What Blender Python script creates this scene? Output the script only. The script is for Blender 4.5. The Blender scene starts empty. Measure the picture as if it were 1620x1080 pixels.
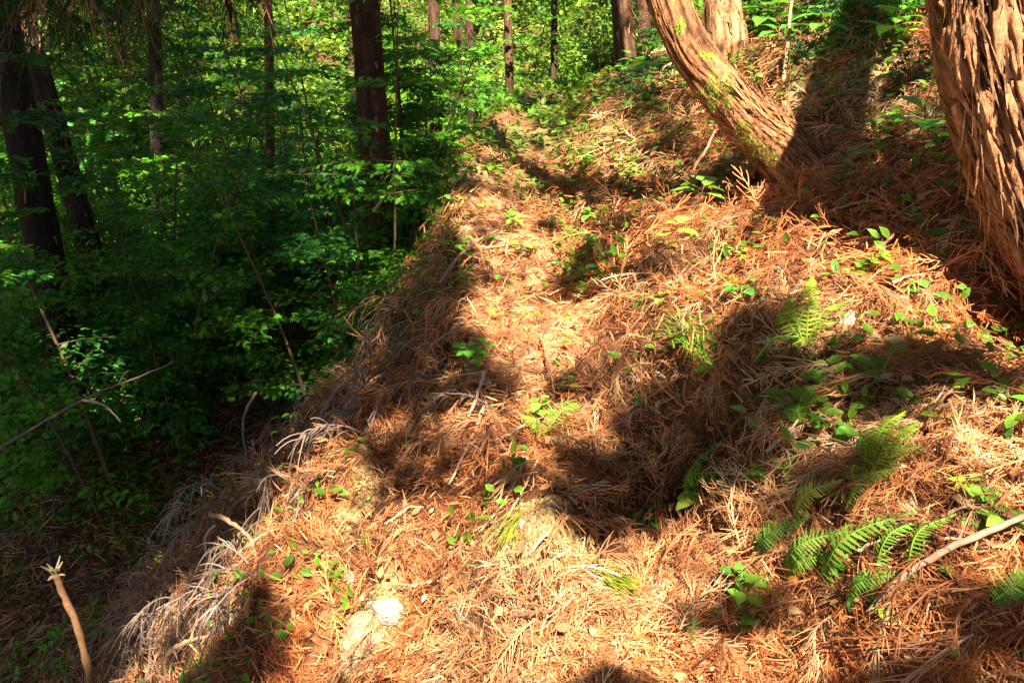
import bpy, math, numpy as np
from math import radians as R
from mathutils import Vector
rng = np.random.default_rng(11)
sc = bpy.context.scene

# ------------------------------------------------------------------ camera, world, sun, exposure
PITCH = R(25); CH, SH = math.cos(PITCH), math.sin(PITCH)
CAM = np.array([0, 0, 1.5]); F = 1260.0
cd = bpy.data.cameras.new('camera'); cam = bpy.data.objects.new('camera', cd); sc.collection.objects.link(cam)
cam.location = CAM; cam.rotation_euler = (R(90) - PITCH, 0, 0)
cd.lens = 28; cd.sensor_width = 36; cd.clip_start = .05; cd.clip_end = 500
sc.camera = cam
S = np.array([.12, -.50, .86]); S /= np.linalg.norm(S)          # towards the sun
w = bpy.data.worlds.new('World'); sc.world = w; w.use_nodes = True
nt = w.node_tree; bg = nt.nodes['Background']
sky = nt.nodes.new('ShaderNodeTexSky'); sky.sky_type = 'NISHITA'; sky.sun_disc = False
sky.sun_elevation = math.asin(S[2]); sky.sun_rotation = math.atan2(S[0], S[1])
nt.links.new(sky.outputs[0], bg.inputs[0]); bg.inputs[1].default_value = .05
sl = bpy.data.lights.new('sun', 'SUN'); sl.energy = 5.0; sl.angle = R(.5); sl.color = (1, .90, .74)
so = bpy.data.objects.new('sun', sl); sc.collection.objects.link(so)
so.rotation_euler = Vector(S).to_track_quat('Z', 'Y').to_euler()
vs = sc.view_settings; vs.view_transform = 'Standard'; vs.look = 'None'; vs.gamma = 1; vs.exposure = 2.25; vs.use_curve_mapping = False
sc.cycles.max_bounces = 6; sc.cycles.diffuse_bounces = 3; sc.cycles.transmission_bounces = 3

# ------------------------------------------------------------------ noise, terrain
def _h(i, j, s):
    n = (i * 374761393 + j * 668265263 + s * 1442695041) & 0xffffffff
    n = ((n ^ (n >> 13)) * 1274126177) & 0xffffffff
    return ((n ^ (n >> 16)) & 0xffff) / 65535.0
def vnoise(x, y, s=0):
    x = np.asarray(x, float); y = np.asarray(y, float)
    i = np.floor(x).astype(np.int64); j = np.floor(y).astype(np.int64)
    fx = x - i; fy = y - j; fx = fx * fx * (3 - 2 * fx); fy = fy * fy * (3 - 2 * fy)
    a = _h(i, j, s) * (1 - fx) + _h(i + 1, j, s) * fx; b = _h(i, j + 1, s) * (1 - fx) + _h(i + 1, j + 1, s) * fx
    return a * (1 - fy) + b * fy - .5
def fbm(x, y, s=0, o=4):
    t = 0; a = 1.0; f = 1.0
    for k in range(o): t = t + a * vnoise(x * f, y * f, s + k * 7); a *= .5; f *= 2.03
    return t
EY = [-6, 1.0, 1.9, 2.75, 3.9, 5.9, 8.2, 9.8, 12, 20, 60]; EX = [.5, .22, .07, -.2, -.34, -.40, -.24, .12, .65, 3.5, 12]
LP = [(-60, 20), (-45, 13), (-30, 5), (-20, -1), (-14, -3.6), (-10, -3.5), (-6, -2.6), (-4, -2.25), (-2.6, -2.0), (-1.75, -1.6), (-1.2, -.95), (-.8, -.5), (-.2, -.15), (0, 0),
      (.04, .01), (.16, -.05), (.44, -.05), (.54, .0), (.64, .14), (.78, .31), (1.3, .58), (2.3, 1.14), (4.3, 2.5), (9, 6), (60, 40)]
LPx = [a for a, b in LP]; LPz = [b for a, b in LP]
def bump(x, y, cx, cy, rx, ry, h): return h * np.exp(-((x - cx) / rx) ** 2 - ((y - cy) / ry) ** 2)
def height(x, y):
    x = np.asarray(x, float); y = np.asarray(y, float)
    e = x - np.interp(y, EY, EX) + .14 * fbm(x * .9, y * .9, 3, 3) * np.clip((y - .5) / 2, 0, 1)
    e = np.where(e < 0, e * (1 + 1.6 * np.clip((y - 3.3) / 1.6, 0, 1) * np.clip((8.5 - y) / 2, 0, 1) * np.clip((e + 3) / 1.5, 0, 1)), e)
    e = np.where(e > 0, e / (1 + .38 * np.clip((y - 2.8) / 1.4, 0, 1) * np.clip(1.6 - e * .5, 0, 1)), e)
    z = np.interp(e, LPx, LPz)
    steep = np.clip(np.abs(np.interp(e + .1, LPx, LPz) - np.interp(e - .1, LPx, LPz)) / .2, 0, 1)
    z = z + .09 * fbm(x * 1.3, y * 1.3, 9) * (.12 + steep) + .075 * fbm(x * 4.6, y * 4.6, 21, 3) * (.3 + steep)
    near = np.clip((7 - np.hypot(x, y)) / 3, .25, 1)
    bank = np.clip(1 - np.abs(e + .75) / .75, 0, 1)
    rg_ = np.abs(fbm(x * 2.4, y * 2.0, 141, 3)) * 2
    z = z - (.46 + .3 * np.clip(y - 3.4, 0, 1)) * bank * np.clip(.45 - rg_, 0, 1) + .14 * bank * fbm(x * 3.6, y * 3.6, 145, 2) + .10 * bank * np.clip(vnoise(x * 7, y * 7, 146), 0, 1) + .10 * bank * fbm(x * 9, y * 9, 151, 2) * near
    z = z - .09 * np.clip(.35 - np.abs(fbm(x * 1.7 + y * .6, y * 2.6, 161, 3)) * 2, 0, 1) * np.clip(1 - np.abs(e - 1.4) / 1.6, 0, 1)
    z = z + .05 * np.sin(y * 4.2 + 3 * vnoise(y * 1.1, x, 5)) * np.clip(1 - np.abs(e - .35) / .5, 0, 1) * np.clip((y - 2.6) / 1.5, 0, 1)
    z = z + .022 * fbm(x * 19, y * 19, 171, 2) * near
    d = np.hypot(x, y)
    fall = np.where(y > 10.2, -(y - 10.2) * .16, 0); fall = np.maximum(fall, -1.6)
    z = z + fall * np.clip((6 - e) / 5, 0, 1) + .03 * np.clip(y - 4, 0, 6) * np.clip(e + 1, 0, 1)
    z = np.maximum(z, (d - 21) * .42 - 1.8 + .8 * fbm(x * .15, y * .15, 5, 3))
    z = z + bump(x, y, .16, 1.98, .12, .3, .06) - bump(x, y, .46, 2.25, .22, .34, .17)      # shoulder of bare soil, hollow beside it
    z = z + bump(x, y, -.32, 5.9, .25, .6, .16) + bump(x, y, 1.7, 4.35, .3, .3, .08)      # outcrop, mound at the curved trunk
    z = z - bump(x, y, 1.62, 2.2, .26, .24, .55) - bump(x, y, 1.7, 3.6, .4, .3, .12)        # pit under the big trunk
    z = z - bump(x, y, 1.16, 3.85, .2, .14, .16)
    z = z + bump(x, y, 2.0, 5.2, .5, .5, .15)
    return z
def normal(x, y, h=.04):
    gx = (height(x + h, y) - height(x - h, y)) / (2 * h); gy = (height(x, y + h) - height(x, y - h)) / (2 * h)
    n = np.stack([-gx, -gy, np.ones_like(gx)], -1); return n / np.linalg.norm(n, axis=-1, keepdims=True)
def ray(px, py):
    a = (px - 810) / F; b = (540 - py) / F
    return np.array([a, CH + b * SH, -SH + b * CH])
def airp(px, py, f): return CAM + ray(px, py) * f                                         # a point f metres in front of the lens
def at(px, py, lift=0.0):
    r = ray(px, py); f = np.concatenate([np.arange(1.0, 14, .01), np.arange(14, 70, .1)])
    P = CAM + f[:, None] * r; g = P[:, 2] - height(P[:, 0], P[:, 1])
    k = np.argmax(g < 0) if (g < 0).any() else len(f) - 1
    p = P[k].copy(); p[2] = height(p[0], p[1]) + lift; return p
def fdepth(p): return float(np.dot(np.asarray(p) - CAM, [0, CH, -SH]))
def topix(P):
    d = np.asarray(P, float) - CAM; f = d[..., 1] * CH - d[..., 2] * SH; u = d[..., 1] * SH + d[..., 2] * CH
    f = np.where(f < .1, np.nan, f)
    return 810 + F * d[..., 0] / f, 540 - F * u / f, f

# ------------------------------------------------------------------ materials
def mat(name, rough=.8, trans=0.0, vary=.25, noise=None, bumps=None, spec=.3, tcol=1.4):
    m = bpy.data.materials.new(name); m.use_nodes = True; n = m.node_tree; N = n.nodes; L = n.links
    b = N['Principled BSDF']; out = N['Material Output']
    b.inputs['Roughness'].default_value = rough; b.inputs['Specular IOR Level'].default_value = spec
    a = N.new('ShaderNodeAttribute'); a.attribute_name = 'Col'; col = a.outputs['Color']
    tc = N.new('ShaderNodeTexCoord')
    oi = N.new('ShaderNodeObjectInfo'); mr = N.new('ShaderNodeMapRange'); L.new(oi.outputs['Random'], mr.inputs[0])
    mr.inputs[3].default_value = 1 - vary; mr.inputs[4].default_value = 1 + vary
    if noise:
        sx, lo, hi = noise
        mp = N.new('ShaderNodeMapping'); mp.inputs['Scale'].default_value = sx; L.new(tc.outputs['Object'], mp.inputs[0])
        nz = N.new('ShaderNodeTexNoise'); nz.inputs['Scale'].default_value = 1; nz.inputs['Detail'].default_value = 6; nz.inputs['Roughness'].default_value = .65
        L.new(mp.outputs[0], nz.inputs[0])
        m2 = N.new('ShaderNodeMapRange'); m2.inputs[1].default_value = .3; m2.inputs[2].default_value = .7; m2.inputs[3].default_value = lo; m2.inputs[4].default_value = hi
        L.new(nz.outputs[0], m2.inputs[0])
        mu = N.new('ShaderNodeMath'); mu.operation = 'MULTIPLY'; L.new(m2.outputs[0], mu.inputs[0]); L.new(mr.outputs[0], mu.inputs[1]); fac = mu.outputs[0]
        if bumps:
            bp = N.new('ShaderNodeBump'); bp.inputs['Strength'].default_value = bumps[0]; bp.inputs['Distance'].default_value = bumps[1]
            L.new(nz.outputs[0], bp.inputs['Height']); L.new(bp.outputs[0], b.inputs['Normal'])
    else: fac = mr.outputs[0]
    v = N.new('ShaderNodeVectorMath'); v.operation = 'SCALE'; L.new(col, v.inputs[0]); L.new(fac, v.inputs['Scale'])
    L.new(v.outputs[0], b.inputs['Base Color'])
    if trans:
        t = N.new('ShaderNodeBsdfTranslucent'); v2 = N.new('ShaderNodeVectorMath'); v2.operation = 'MULTIPLY'
        L.new(v.outputs[0], v2.inputs[0]); v2.inputs[1].default_value = (1.25 * tcol, tcol, .6 * tcol); L.new(v2.outputs[0], t.inputs[0])
        mx = N.new('ShaderNodeMixShader'); mx.inputs[0].default_value = trans
        L.new(b.outputs[0], mx.inputs[1]); L.new(t.outputs[0], mx.inputs[2]); L.new(mx.outputs[0], out.inputs[0])
    return m
M = dict(
    ground=mat('ground_soil', .95, vary=0, noise=((9, 9, 9), .45, 1.6), bumps=(.9, .03), spec=.1),
    litter=mat('dead_cedar_needles', .7, trans=.12, vary=0, spec=.25),
    leaf=mat('green_leaf', .42, trans=.38, vary=.35, spec=.22),
    needle=mat('cedar_foliage', .6, trans=.2, vary=.3),
    bark=mat('cedar_bark', .85, vary=.12, noise=((70, 70, 14), .35, 1.6), bumps=(1, .02), spec=.2),
    twig=mat('dry_wood', .7, vary=.15, noise=((60, 60, 60), .7, 1.3), spec=.3),
    rock=mat('pale_rock', .85, vary=.05, noise=((26, 26, 26), .45, 1.25), bumps=(1, .03)),
)

# ------------------------------------------------------------------ mesh building
class MB:
    def __init__(s): s.v = []; s.f = []; s.c = []; s.n = 0
    def add(s, v, f, c):
        v = np.asarray(v, float).reshape(-1, 3); f = np.asarray(f, np.int64).reshape(-1, 4)
        c = np.broadcast_to(np.asarray(c, float), (len(v), 3))
        s.v.append(v); s.f.append(f + s.n); s.c.append(c); s.n += len(v); return s
    def arrays(s): return np.concatenate(s.v), np.concatenate(s.f), np.concatenate(s.c)
    def build(s, name, m, parent=None, smooth=False, loc=None):
        v, f, c = s.arrays()
        if loc is not None: v = v - np.asarray(loc)
        me = bpy.data.meshes.new(name); nv, nf = len(v), len(f)
        me.vertices.add(nv); me.vertices.foreach_set('co', v.astype(np.float32).ravel())
        me.loops.add(nf * 4); me.loops.foreach_set('vertex_index', f.astype(np.int32).ravel())
        me.polygons.add(nf); me.polygons.foreach_set('loop_start', np.arange(0, nf * 4, 4, dtype=np.int32))
        me.update(calc_edges=True)
        me.polygons.foreach_set('use_smooth', np.full(nf, smooth))
        a = me.color_attributes.new('Col', 'FLOAT_COLOR', 'POINT')
        a.data.foreach_set('color', np.concatenate([c, np.ones((nv, 1))], 1).astype(np.float32).ravel())
        me.materials.append(M[m]); return link(name, me, parent, loc)
def link(name, me, parent=None, loc=None):
    o = bpy.data.objects.new(name, me); sc.collection.objects.link(o)
    if parent is not None: o.parent = parent
    elif loc is not None: o.location = loc
    return o
def empty(name, loc, label, cat, group=None):
    o = bpy.data.objects.new(name, None); sc.collection.objects.link(o); o.location = loc; o.empty_display_size = .1
    return tag(o, label, cat, group)
def tag(o, label=None, cat=None, group=None, kind=None):
    if label: o['label'] = label
    if cat: o['category'] = cat
    if group: o['group'] = group
    if kind: o['kind'] = kind
    return o
def unit(v): return v / (np.linalg.norm(v, axis=-1, keepdims=True) + 1e-9)
def spline(P, n, ts=None):
    P = np.asarray(P, float); m = len(P)
    if m == 2: t = np.linspace(0, 1, n)[:, None]; return P[0] * (1 - t) + P[1] * t
    Q = np.vstack([2 * P[0] - P[1], P, 2 * P[-1] - P[-2]]); out = []
    for t in (np.linspace(0, m - 1, n) if ts is None else ts * (m - 1)):
        i = min(int(t), m - 2); u = t - i; a, b, c, d = Q[i:i + 4]
        out.append(.5 * (2 * b + (c - a) * u + (2 * a - 5 * b + 4 * c - d) * u * u + (3 * b - a - 3 * c + d) * u ** 3))
    return np.array(out)
def tube(mb, P, r, k=6, col=(.2, .1, .05), disp=None, cap=True):
    P = np.asarray(P, float); n = len(P); r = np.broadcast_to(np.asarray(r, float), (n,))
    T = unit(np.gradient(P, axis=0)); up = np.array([0, 0, 1.]) if abs(T[0][2]) < .9 else np.array([1., 0, 0])
    U = np.zeros_like(P); u = unit(np.cross(T[0], up))
    for i in range(n): u = unit(u - T[i] * (u @ T[i])); U[i] = u
    V = np.cross(T, U); th = np.linspace(0, 2 * np.pi, k, endpoint=False)
    rr = r[:, None] * np.ones(k)
    if disp is not None: rr = rr + disp(th[None, :] * np.ones((n, 1)), np.concatenate([[0], np.cumsum(np.linalg.norm(np.diff(P, axis=0), axis=1))])[:, None] * np.ones(k))
    v = P[:, None] + rr[..., None] * (np.cos(th)[None, :, None] * U[:, None] + np.sin(th)[None, :, None] * V[:, None])
    i = np.arange(n - 1)[:, None] * k; j = np.arange(k)[None]; j2 = (j + 1) % k
    f = np.stack([i + j, i + j2, i + k + j2, i + k + j], -1).reshape(-1, 4)
    c = np.asarray(col, float)
    if c.ndim == 3: c = c.reshape(-1, 3)
    vv = v.reshape(-1, 3)
    if cap:
        vv = np.vstack([vv, P[-1] + T[-1] * r[-1] * .3]); a = (n - 1) * k
        cf = np.array([[a + q, a + (q + 1) % k, a + (q + 2) % k, n * k] for q in range(0, k, 2)]); f = np.vstack([f, cf])
        if c.ndim == 2: c = np.vstack([c, c[-1]])
    mb.add(vv, f, c); return v
def scatter(mb, pv, pf, pos, Rm, col, pc=None):
    """copies of one small shape: pv (m,3), Rm (N,3,3) columns = axes, col (N,3)"""
    N, m = len(pos), len(pv)
    v = np.einsum('nij,mj->nmi', Rm, pv) + pos[:, None]
    f = (pf[None] + (np.arange(N) * m)[:, None, None]).reshape(-1, 4)
    c = np.repeat(col[:, None], m, 1)
    if pc is not None: c = c * pc[None, :, None]
    mb.add(v.reshape(-1, 3), f, c.reshape(-1, 3))
def frames(d, up, roll=None):
    d = unit(d); s = unit(np.cross(d, up)); n = np.cross(s, d)
    if roll is not None:
        c, q = np.cos(roll)[:, None], np.sin(roll)[:, None]; s, n = s * c + n * q, n * c - s * q
    return np.stack([d, s, n], -1)                     # x along, y sideways, z up
# leaf shapes: x along the leaf, length 1
LEAFV = np.array([[0, 0, 0], [.5, 0, -.01], [1, 0, -.14], [.2, .2, .04], [.52, .27, .03], [.82, .13, -.04], [.2, -.2, .04], [.52, -.27, .03], [.82, -.13, -.04]])
LEAFF = np.array([[0, 1, 4, 3], [1, 2, 5, 4], [0, 6, 7, 1], [1, 7, 8, 2]])
LPC = np.array([.85, .85, 1.1, 1, 1.1, 1.1, 1, 1.1, 1.1])
NARV = LEAFV * np.array([1, .45, 1])

# ------------------------------------------------------------------ ground
def axis(lo, hi, n, c, k):
    t = np.linspace(-1, 1, n); a = np.sinh(k * t) / np.sinh(k); return np.where(a < 0, c + a * (c - lo), c + a * (hi - c))
gx = axis(-60, 40, 560, -.2, 4.6); gy = axis(-12, 75, 520, 3.0, 3.9)
X, Y = np.meshgrid(gx, gy, indexing='ij'); Z = height(X, Y)
nx_, ny_ = X.shape
E = X - np.interp(Y, EY, EX)
UX = np.arange(-12, 12, .05); UY = np.arange(-9, 26, .05); HG = height(*np.meshgrid(UX, UY, indexing='ij'))
def hq(x, y): return HG[np.clip(((x + 12) / .05).astype(int), 0, len(UX) - 1), np.clip(((y + 9) / .05).astype(int), 0, len(UY) - 1)]
def soil_mask(x, y):
    m = 0 * x
    for (px, py, rx, ry) in [(580, 725, .20, .30), (862, 835, .13, .22), (745, 290, .35, .45), (1335, 110, .50, .7), (590, 1010, .16, .3), (700, 690, .12, .2), (700, 330, .2, .4)]:
        p = at(px, py); m = np.maximum(m, np.exp(-(((x - p[0]) / rx) ** 2 + ((y - p[1]) / ry) ** 2)))
    m = m + .9 * fbm(x * 5, y * 5, 31, 4); return np.clip((m - .66) * 4, 0, 1)
SM = soil_mask(X, Y)
n1 = fbm(X * 3, Y * 3, 41, 4)[..., None]
dist = np.hypot(X, Y)
base = np.array([.12, .05, .022]) * (1 + .9 * n1)
tr_ = (np.clip(E * 5, 0, 1) * np.clip((.76 - E) * 6, 0, 1) * np.clip((Y - 2.5), 0, 1) * np.clip((9 - Y) / 2, .2, 1))[..., None]; base = base * (1 - tr_) + np.array([.30, .15, .075]) * (1 + 1.0 * n1) * tr_
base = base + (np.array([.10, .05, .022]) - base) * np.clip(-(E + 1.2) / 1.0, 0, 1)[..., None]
soil = np.array([.52, .34, .12]) * (1 + .9 * fbm(X * 12, Y * 12, 43, 3)[..., None]); soil = soil + (np.array([.38, .28, .10]) - soil) * np.clip(fbm(X * 4, Y * 4, 77, 3) * 2.5 + .1, 0, 1)[..., None]
C = base * (1 - SM[..., None]) + soil * SM[..., None]
gm = (np.clip((dist - 5) / 3, 0, 1.25) * np.clip(fbm(X * 1.2, Y * 1.2, 52) * 3 + .5, 0, 1))[..., None] * .7
C = C * (1 - gm) + np.array([.05, .085, .015]) * gm
C = np.clip(C, .01, 1)
I = np.arange(nx_ * ny_).reshape(nx_, ny_)
Fq = np.stack([I[:-1, :-1], I[1:, :-1], I[1:, 1:], I[:-1, 1:]], -1)
Ec = (E[:-1, :-1] + E[1:, 1:]) / 2; onp = (Ec > -.02) & (Ec < .76) & (Y[:-1, :-1] < 19)
P3 = np.stack([X, Y, Z], -1).reshape(-1, 3); C3 = C.reshape(-1, 3)
def submesh(sel):
    f = Fq[sel].reshape(-1, 4); u, inv = np.unique(f, return_inverse=True); return P3[u], inv.reshape(-1, 4), C3[u]
for nm, sel in (('hillside', ~onp), ('path', onp)):
    mb = MB(); mb.add(*submesh(sel)); tag(mb.build(nm, 'ground', smooth=True), kind='structure')

# ------------------------------------------------------------------ shade mask in the picture (which ground the canopy shades)
BND = [(0, 805), (140, 800), (230, 725), (300, 715), (370, 725), (430, 722), (500, 715), (600, 690), (680, 630), (725, 510), (800, 440), (850, 450), (1000, 405), (1100, 345)]
def left_shade(px, py): return px < np.interp(py, [a for a, b in BND], [b for a, b in BND])
SHADES = [(660, 500, 50, 60, .6), (610, 620, 60, 44, .6), (700, 570, 40, 30, .7), (540, 690, 50, 30, .8), (700, 650, 40, 18, .5), (985, 760, 105, 115, 1.5), (1060, 680, 100, 44, 1.0), (1230, 655, 140, 32, 1.0), (930, 465, 90, 20, .8), (1050, 450, 60, 22, .7),
          (1400, 300, 160, 110, 1.0), (1510, 400, 90, 50, .8), (1170, 385, 80, 26, .6), (900, 205, 60, 6, .9), (880, 325, 80, 7, .9), (790, 235, 60, 10, .5),
          (1520, 1040, 130, 36, .8), (1190, 880, 40, 20, .5), (760, 600, 70, 50, .6), (690, 740, 90, 22, .6), (870, 620, 80, 28, .8), (760, 800, 50, 26, .5), (1230, 760, 60, 40, .4), (1000, 400, 60, 20, .5), (1060, 250, 50, 40, .4), (1020, 180, 60, 40, .6), (800, 165, 90, 9, 1.0), (820, 262, 60, 6, .6), (1130, 300, 70, 40, .8), (1090, 560, 30, 14, .5), (640, 790, 60, 30, .35), (1300, 560, 60, 14, .4), (1350, 700, 60, 20, .4)]

# ------------------------------------------------------------------ litter of dead cedar sprays (uncountable)
def spray(k, seed, curl=.25, nb=9, needles=True):
    r = np.random.default_rng(seed); V = []; Fc = []; n = 0
    def rib(P, w0, w1):
        nonlocal n
        m = len(P); T = unit(np.gradient(P, axis=0)); Sd = unit(np.cross(T, np.array([0, 0, 1.]) + .5 * r.normal(size=3)))
        w = np.linspace(w0, w1, m)[:, None]
        V.append(np.stack([P + Sd * w, P - Sd * w], 1).reshape(-1, 3))
        i = n + 2 * np.arange(m - 1); Fc.append(np.stack([i, i + 1, i + 3, i + 2], -1)); n += 2 * m
    t = np.linspace(0, 1, 5)[:, None]; bend = r.normal() * curl
    ax = np.hstack([t, bend * t ** 2, .10 * np.sin(t * 3)]); rib(ax, .014, .008)
    for q in range(nb):
        u = .1 + .85 * q / nb; p = np.array([u, bend * u * u, .10 * math.sin(u * 3)]); sd = 1 if q % 2 else -1
        a = sd * r.uniform(.35, .75) + bend; L = (.5 - .3 * u) * r.uniform(.7, 1.2)
        tt = np.linspace(0, 1, 4)[:, None]; d = np.array([math.cos(a), math.sin(a), r.normal() * .12]); d2 = np.array([1, bend, -.1])
        P = p + tt * L * d + tt ** 2 * L * .35 * (d2 - d); rib(P, .0105, .005)
    return np.concatenate(V), np.concatenate(Fc)
SPR = [spray(5, s, nb=7 + s % 4) for s in range(8)]
def litter_cols(n, r, gray=0.0):
    pal = np.array([[.50, .26, .115], [.42, .18, .07], [.58, .36, .18], [.26, .105, .042], [.56, .41, .24], [.48, .20, .065], [.14, .06, .03]])
    pw = np.array([.24, .22, .16, .14, .07, .12, .05]); c = pal[r.choice(7, n, p=pw / pw.sum())] * r.uniform(.75, 1.25, (n, 1))
    g = np.array([.20, .145, .115]); return c * (1 - gray) + g * gray * r.uniform(.7, 1.4, (n, 1))
def lay(mb, x, y, size, r, gray=None, lift=.02, cols=None, tilt=.22):
    z = height(x, y); N = normal(x, y, .08); n = len(x)
    steep = np.clip(np.hypot(N[:, 0], N[:, 1]) * 1.3, 0, 1)[:, None]
    down = np.stack([N[:, 0], N[:, 1], np.zeros(n)], -1)
    # neighbouring sprays lie roughly the same way: a slow field of directions
    ang = 14 * fbm(x * 1.5, y * 1.5, 61, 3) + r.normal(size=n) * .8
    d = np.stack([np.cos(ang), np.sin(ang), np.zeros(n)], -1) * (1 - .5 * steep) + unit(down) * .45 * steep + .3 * r.normal(size=(n, 3))
    d = unit(d - (d * N).sum(1, keepdims=True) * N + tilt * r.normal(size=(n, 1)) * N)
    Rm = frames(d, N, r.normal(size=n) * .6) * size[:, None, None]
    pos = np.stack([x, y, z], -1) + N * (lift * r.uniform(.2, 1.6, (n, 1)))
    c = litter_cols(n, r) if cols is None else cols
    if gray is not None: c = c * (1 - gray[:, None]) + litter_cols(n, r, 1.0) * gray[:, None]
    k = r.integers(0, len(SPR), n)
    for q in range(len(SPR)):
        s = k == q
        if s.any(): scatter(mb, SPR[q][0], SPR[q][1], pos[s], Rm[s], c[s])
def cand(n, r0, r1, a0, a1, r):
    rr = np.exp(r.uniform(math.log(r0), math.log(r1), n)); th = r.uniform(R(a0), R(a1), n); return rr * np.sin(th), rr * np.cos(th), rr
r = np.random.default_rng(3)
x, y, rr = cand(64000, 1.0, 11, -52, 52, r)
e = x - np.interp(y, EY, EX)
keep = ((soil_mask(x, y) < .3) | (r.random(len(x)) < .28)) & ((e > -1.9) | (r.random(len(x)) < .3)) & (height(x, y) < 2.2)
tread = (e > 0) & (e < .7) & (y > 2.6) & (y < 12)
keep &= ((rr < 5.5) | (r.random(len(x)) < .75)) & (~tread | (r.random(len(x)) < .6))
x, y, rr, e, tread = x[keep], y[keep], rr[keep], e[keep], tread[keep]
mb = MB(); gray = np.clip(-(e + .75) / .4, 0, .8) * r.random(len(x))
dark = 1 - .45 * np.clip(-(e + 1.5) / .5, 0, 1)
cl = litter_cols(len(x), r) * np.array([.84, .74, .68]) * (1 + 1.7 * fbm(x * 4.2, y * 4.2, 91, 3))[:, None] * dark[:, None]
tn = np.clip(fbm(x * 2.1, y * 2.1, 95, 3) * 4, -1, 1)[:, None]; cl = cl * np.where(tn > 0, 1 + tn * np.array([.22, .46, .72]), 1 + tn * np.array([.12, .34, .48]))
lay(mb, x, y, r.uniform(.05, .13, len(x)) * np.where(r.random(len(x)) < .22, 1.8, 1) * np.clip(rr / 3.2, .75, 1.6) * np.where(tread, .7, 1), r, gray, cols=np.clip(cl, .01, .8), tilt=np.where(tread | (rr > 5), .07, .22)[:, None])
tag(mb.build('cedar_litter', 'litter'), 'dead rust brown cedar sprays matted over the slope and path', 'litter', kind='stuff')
# fine single needles and chips between them
x, y, rr = cand(60000, 1.0, 7, -45, 45, r)
keep = (soil_mask(x, y) < .6) & (height(x, y) < 1.9); x, y, rr = x[keep], y[keep], rr[keep]; n = len(x)
N = normal(x, y); ang = r.uniform(0, 6.28, n); d = np.stack([np.cos(ang), np.sin(ang), 0 * ang], -1); d = unit(d - (d * N).sum(1, keepdims=True) * N + .3 * N * r.normal(size=(n, 1)))
nv = np.array([[0, -.03, 0], [0, .03, 0], [.5, .035, .05], [.5, -.035, .05], [1, .01, 0], [1, -.01, 0]]); nf = np.array([[0, 3, 2, 1], [3, 5, 4, 2]])
mb = MB(); sz = r.uniform(.02, .07, n) * np.clip(rr / 2.5, .8, 2)
scatter(mb, nv, nf, np.stack([x, y, height(x, y)], -1) + N * r.uniform(.01, .05, (n, 1)), frames(d, N, r.normal(size=n) * .6) * sz[:, None, None], litter_cols(n, r) * np.array([1.0, .84, .72]))
tag(mb.build('fallen_needles', 'litter'), 'loose tan needles and twig bits over the litter', 'litter', kind='stuff')
# fallen broad leaves
x, y, rr = cand(1500, 1.0, 8, -45, 45, r); keep = height(x, y) < 1.9; x, y = x[keep], y[keep]; n = len(x); N = normal(x, y)
d = unit(r.normal(size=(n, 3))); d = unit(d - (d * N).sum(1, keepdims=True) * N)
mb = MB(); pal = np.array([[.38, .2, .08], [.28, .12, .05], [.42, .27, .14], [.36, .15, .03]])
scatter(mb, LEAFV, LEAFF, np.stack([x, y, height(x, y)], -1) + N * .045, frames(d, N, r.normal(size=n) * .5) * r.uniform(.02, .05, n)[:, None, None], pal[r.integers(0, 4, n)])
tag(mb.build('fallen_leaves', 'litter'), 'dry tan broad leaves scattered over the cedar litter', 'litter', kind='stuff')

# crumbs of soil and chips of stone on the bare patches
x, y, rr = cand(260000, 1.2, 8, -42, 45, r); keep = (soil_mask(x, y) > .25); x, y, rr = x[keep], y[keep], rr[keep]; n = len(x); N = normal(x, y)
cv = np.array([[1, 0, 0], [0, 1, 0], [-1, 0, 0], [0, -1, 0], [0, 0, .8], [.1, .1, -.5]]) * .5; cf = np.array([[0, 1, 4, 4], [1, 2, 4, 4]])
cv = np.array([[-.5, -.5, 0], [.5, -.4, 0], [.4, .5, 0], [-.5, .4, 0], [-.3, -.25, .5], [.25, -.3, .4], [.3, .3, .55], [-.25, .3, .4]]); cf = np.array([[4, 5, 6, 7], [0, 1, 5, 4], [1, 2, 6, 5], [2, 3, 7, 6], [3, 0, 4, 7]])
mb = MB(); scatter(mb, cv, cf, np.stack([x, y, height(x, y)], -1), frames(r.normal(size=(n, 3)) * [1, 1, .3], N) * (r.uniform(.004, .02, n) * np.clip(rr / 2.5, .8, 2.5))[:, None, None], np.array([.40, .26, .11]) * r.uniform(.35, 1.4, (n, 1)) + np.array([0, .03, 0]) * r.random((n, 1)))
tag(mb.build('soil_crumbs', 'rock'), 'ochre crumbs of soil and stone chips on the bare patches', 'soil', kind='stuff')

# ------------------------------------------------------------------ low green ground cover
x, y, rr = cand(26000, 2.0, 16, -48, 40, r); e = x - np.interp(y, EY, EX)
g = fbm(x * 1.6, y * 1.6, 131, 3)
pr = np.where(rr > 5.5, .75, .09) * np.clip(g * 5 + .2, 0, 1) + np.where(e < -1.9, .5, 0) * np.clip(g * 3 + .6, 0, 1) + np.where((e > .9) & (rr > 4.2), .25, 0)
pr = np.maximum(pr, np.where(((e > -.35) & (e < .06) | (e > .66) & (e < .95)) & (rr > 3.6), .45, 0)); pr = np.maximum(pr, np.where((rr > 8.5) & (e > -1) & (e < 1.5), .8, 0))
pr *= np.where((e > .1) & (e < .66) & (rr < 7), .25, 1)
keep = (r.random(len(x)) < pr) & (height(x, y) < 2.6); x, y, rr = x[keep], y[keep], rr[keep]; n = len(x)
m = 4; x = np.repeat(x, m) + r.normal(size=n * m) * .035; y = np.repeat(y, m) + r.normal(size=n * m) * .035; rr = np.repeat(rr, m); n *= m; N = normal(x, y)
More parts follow.
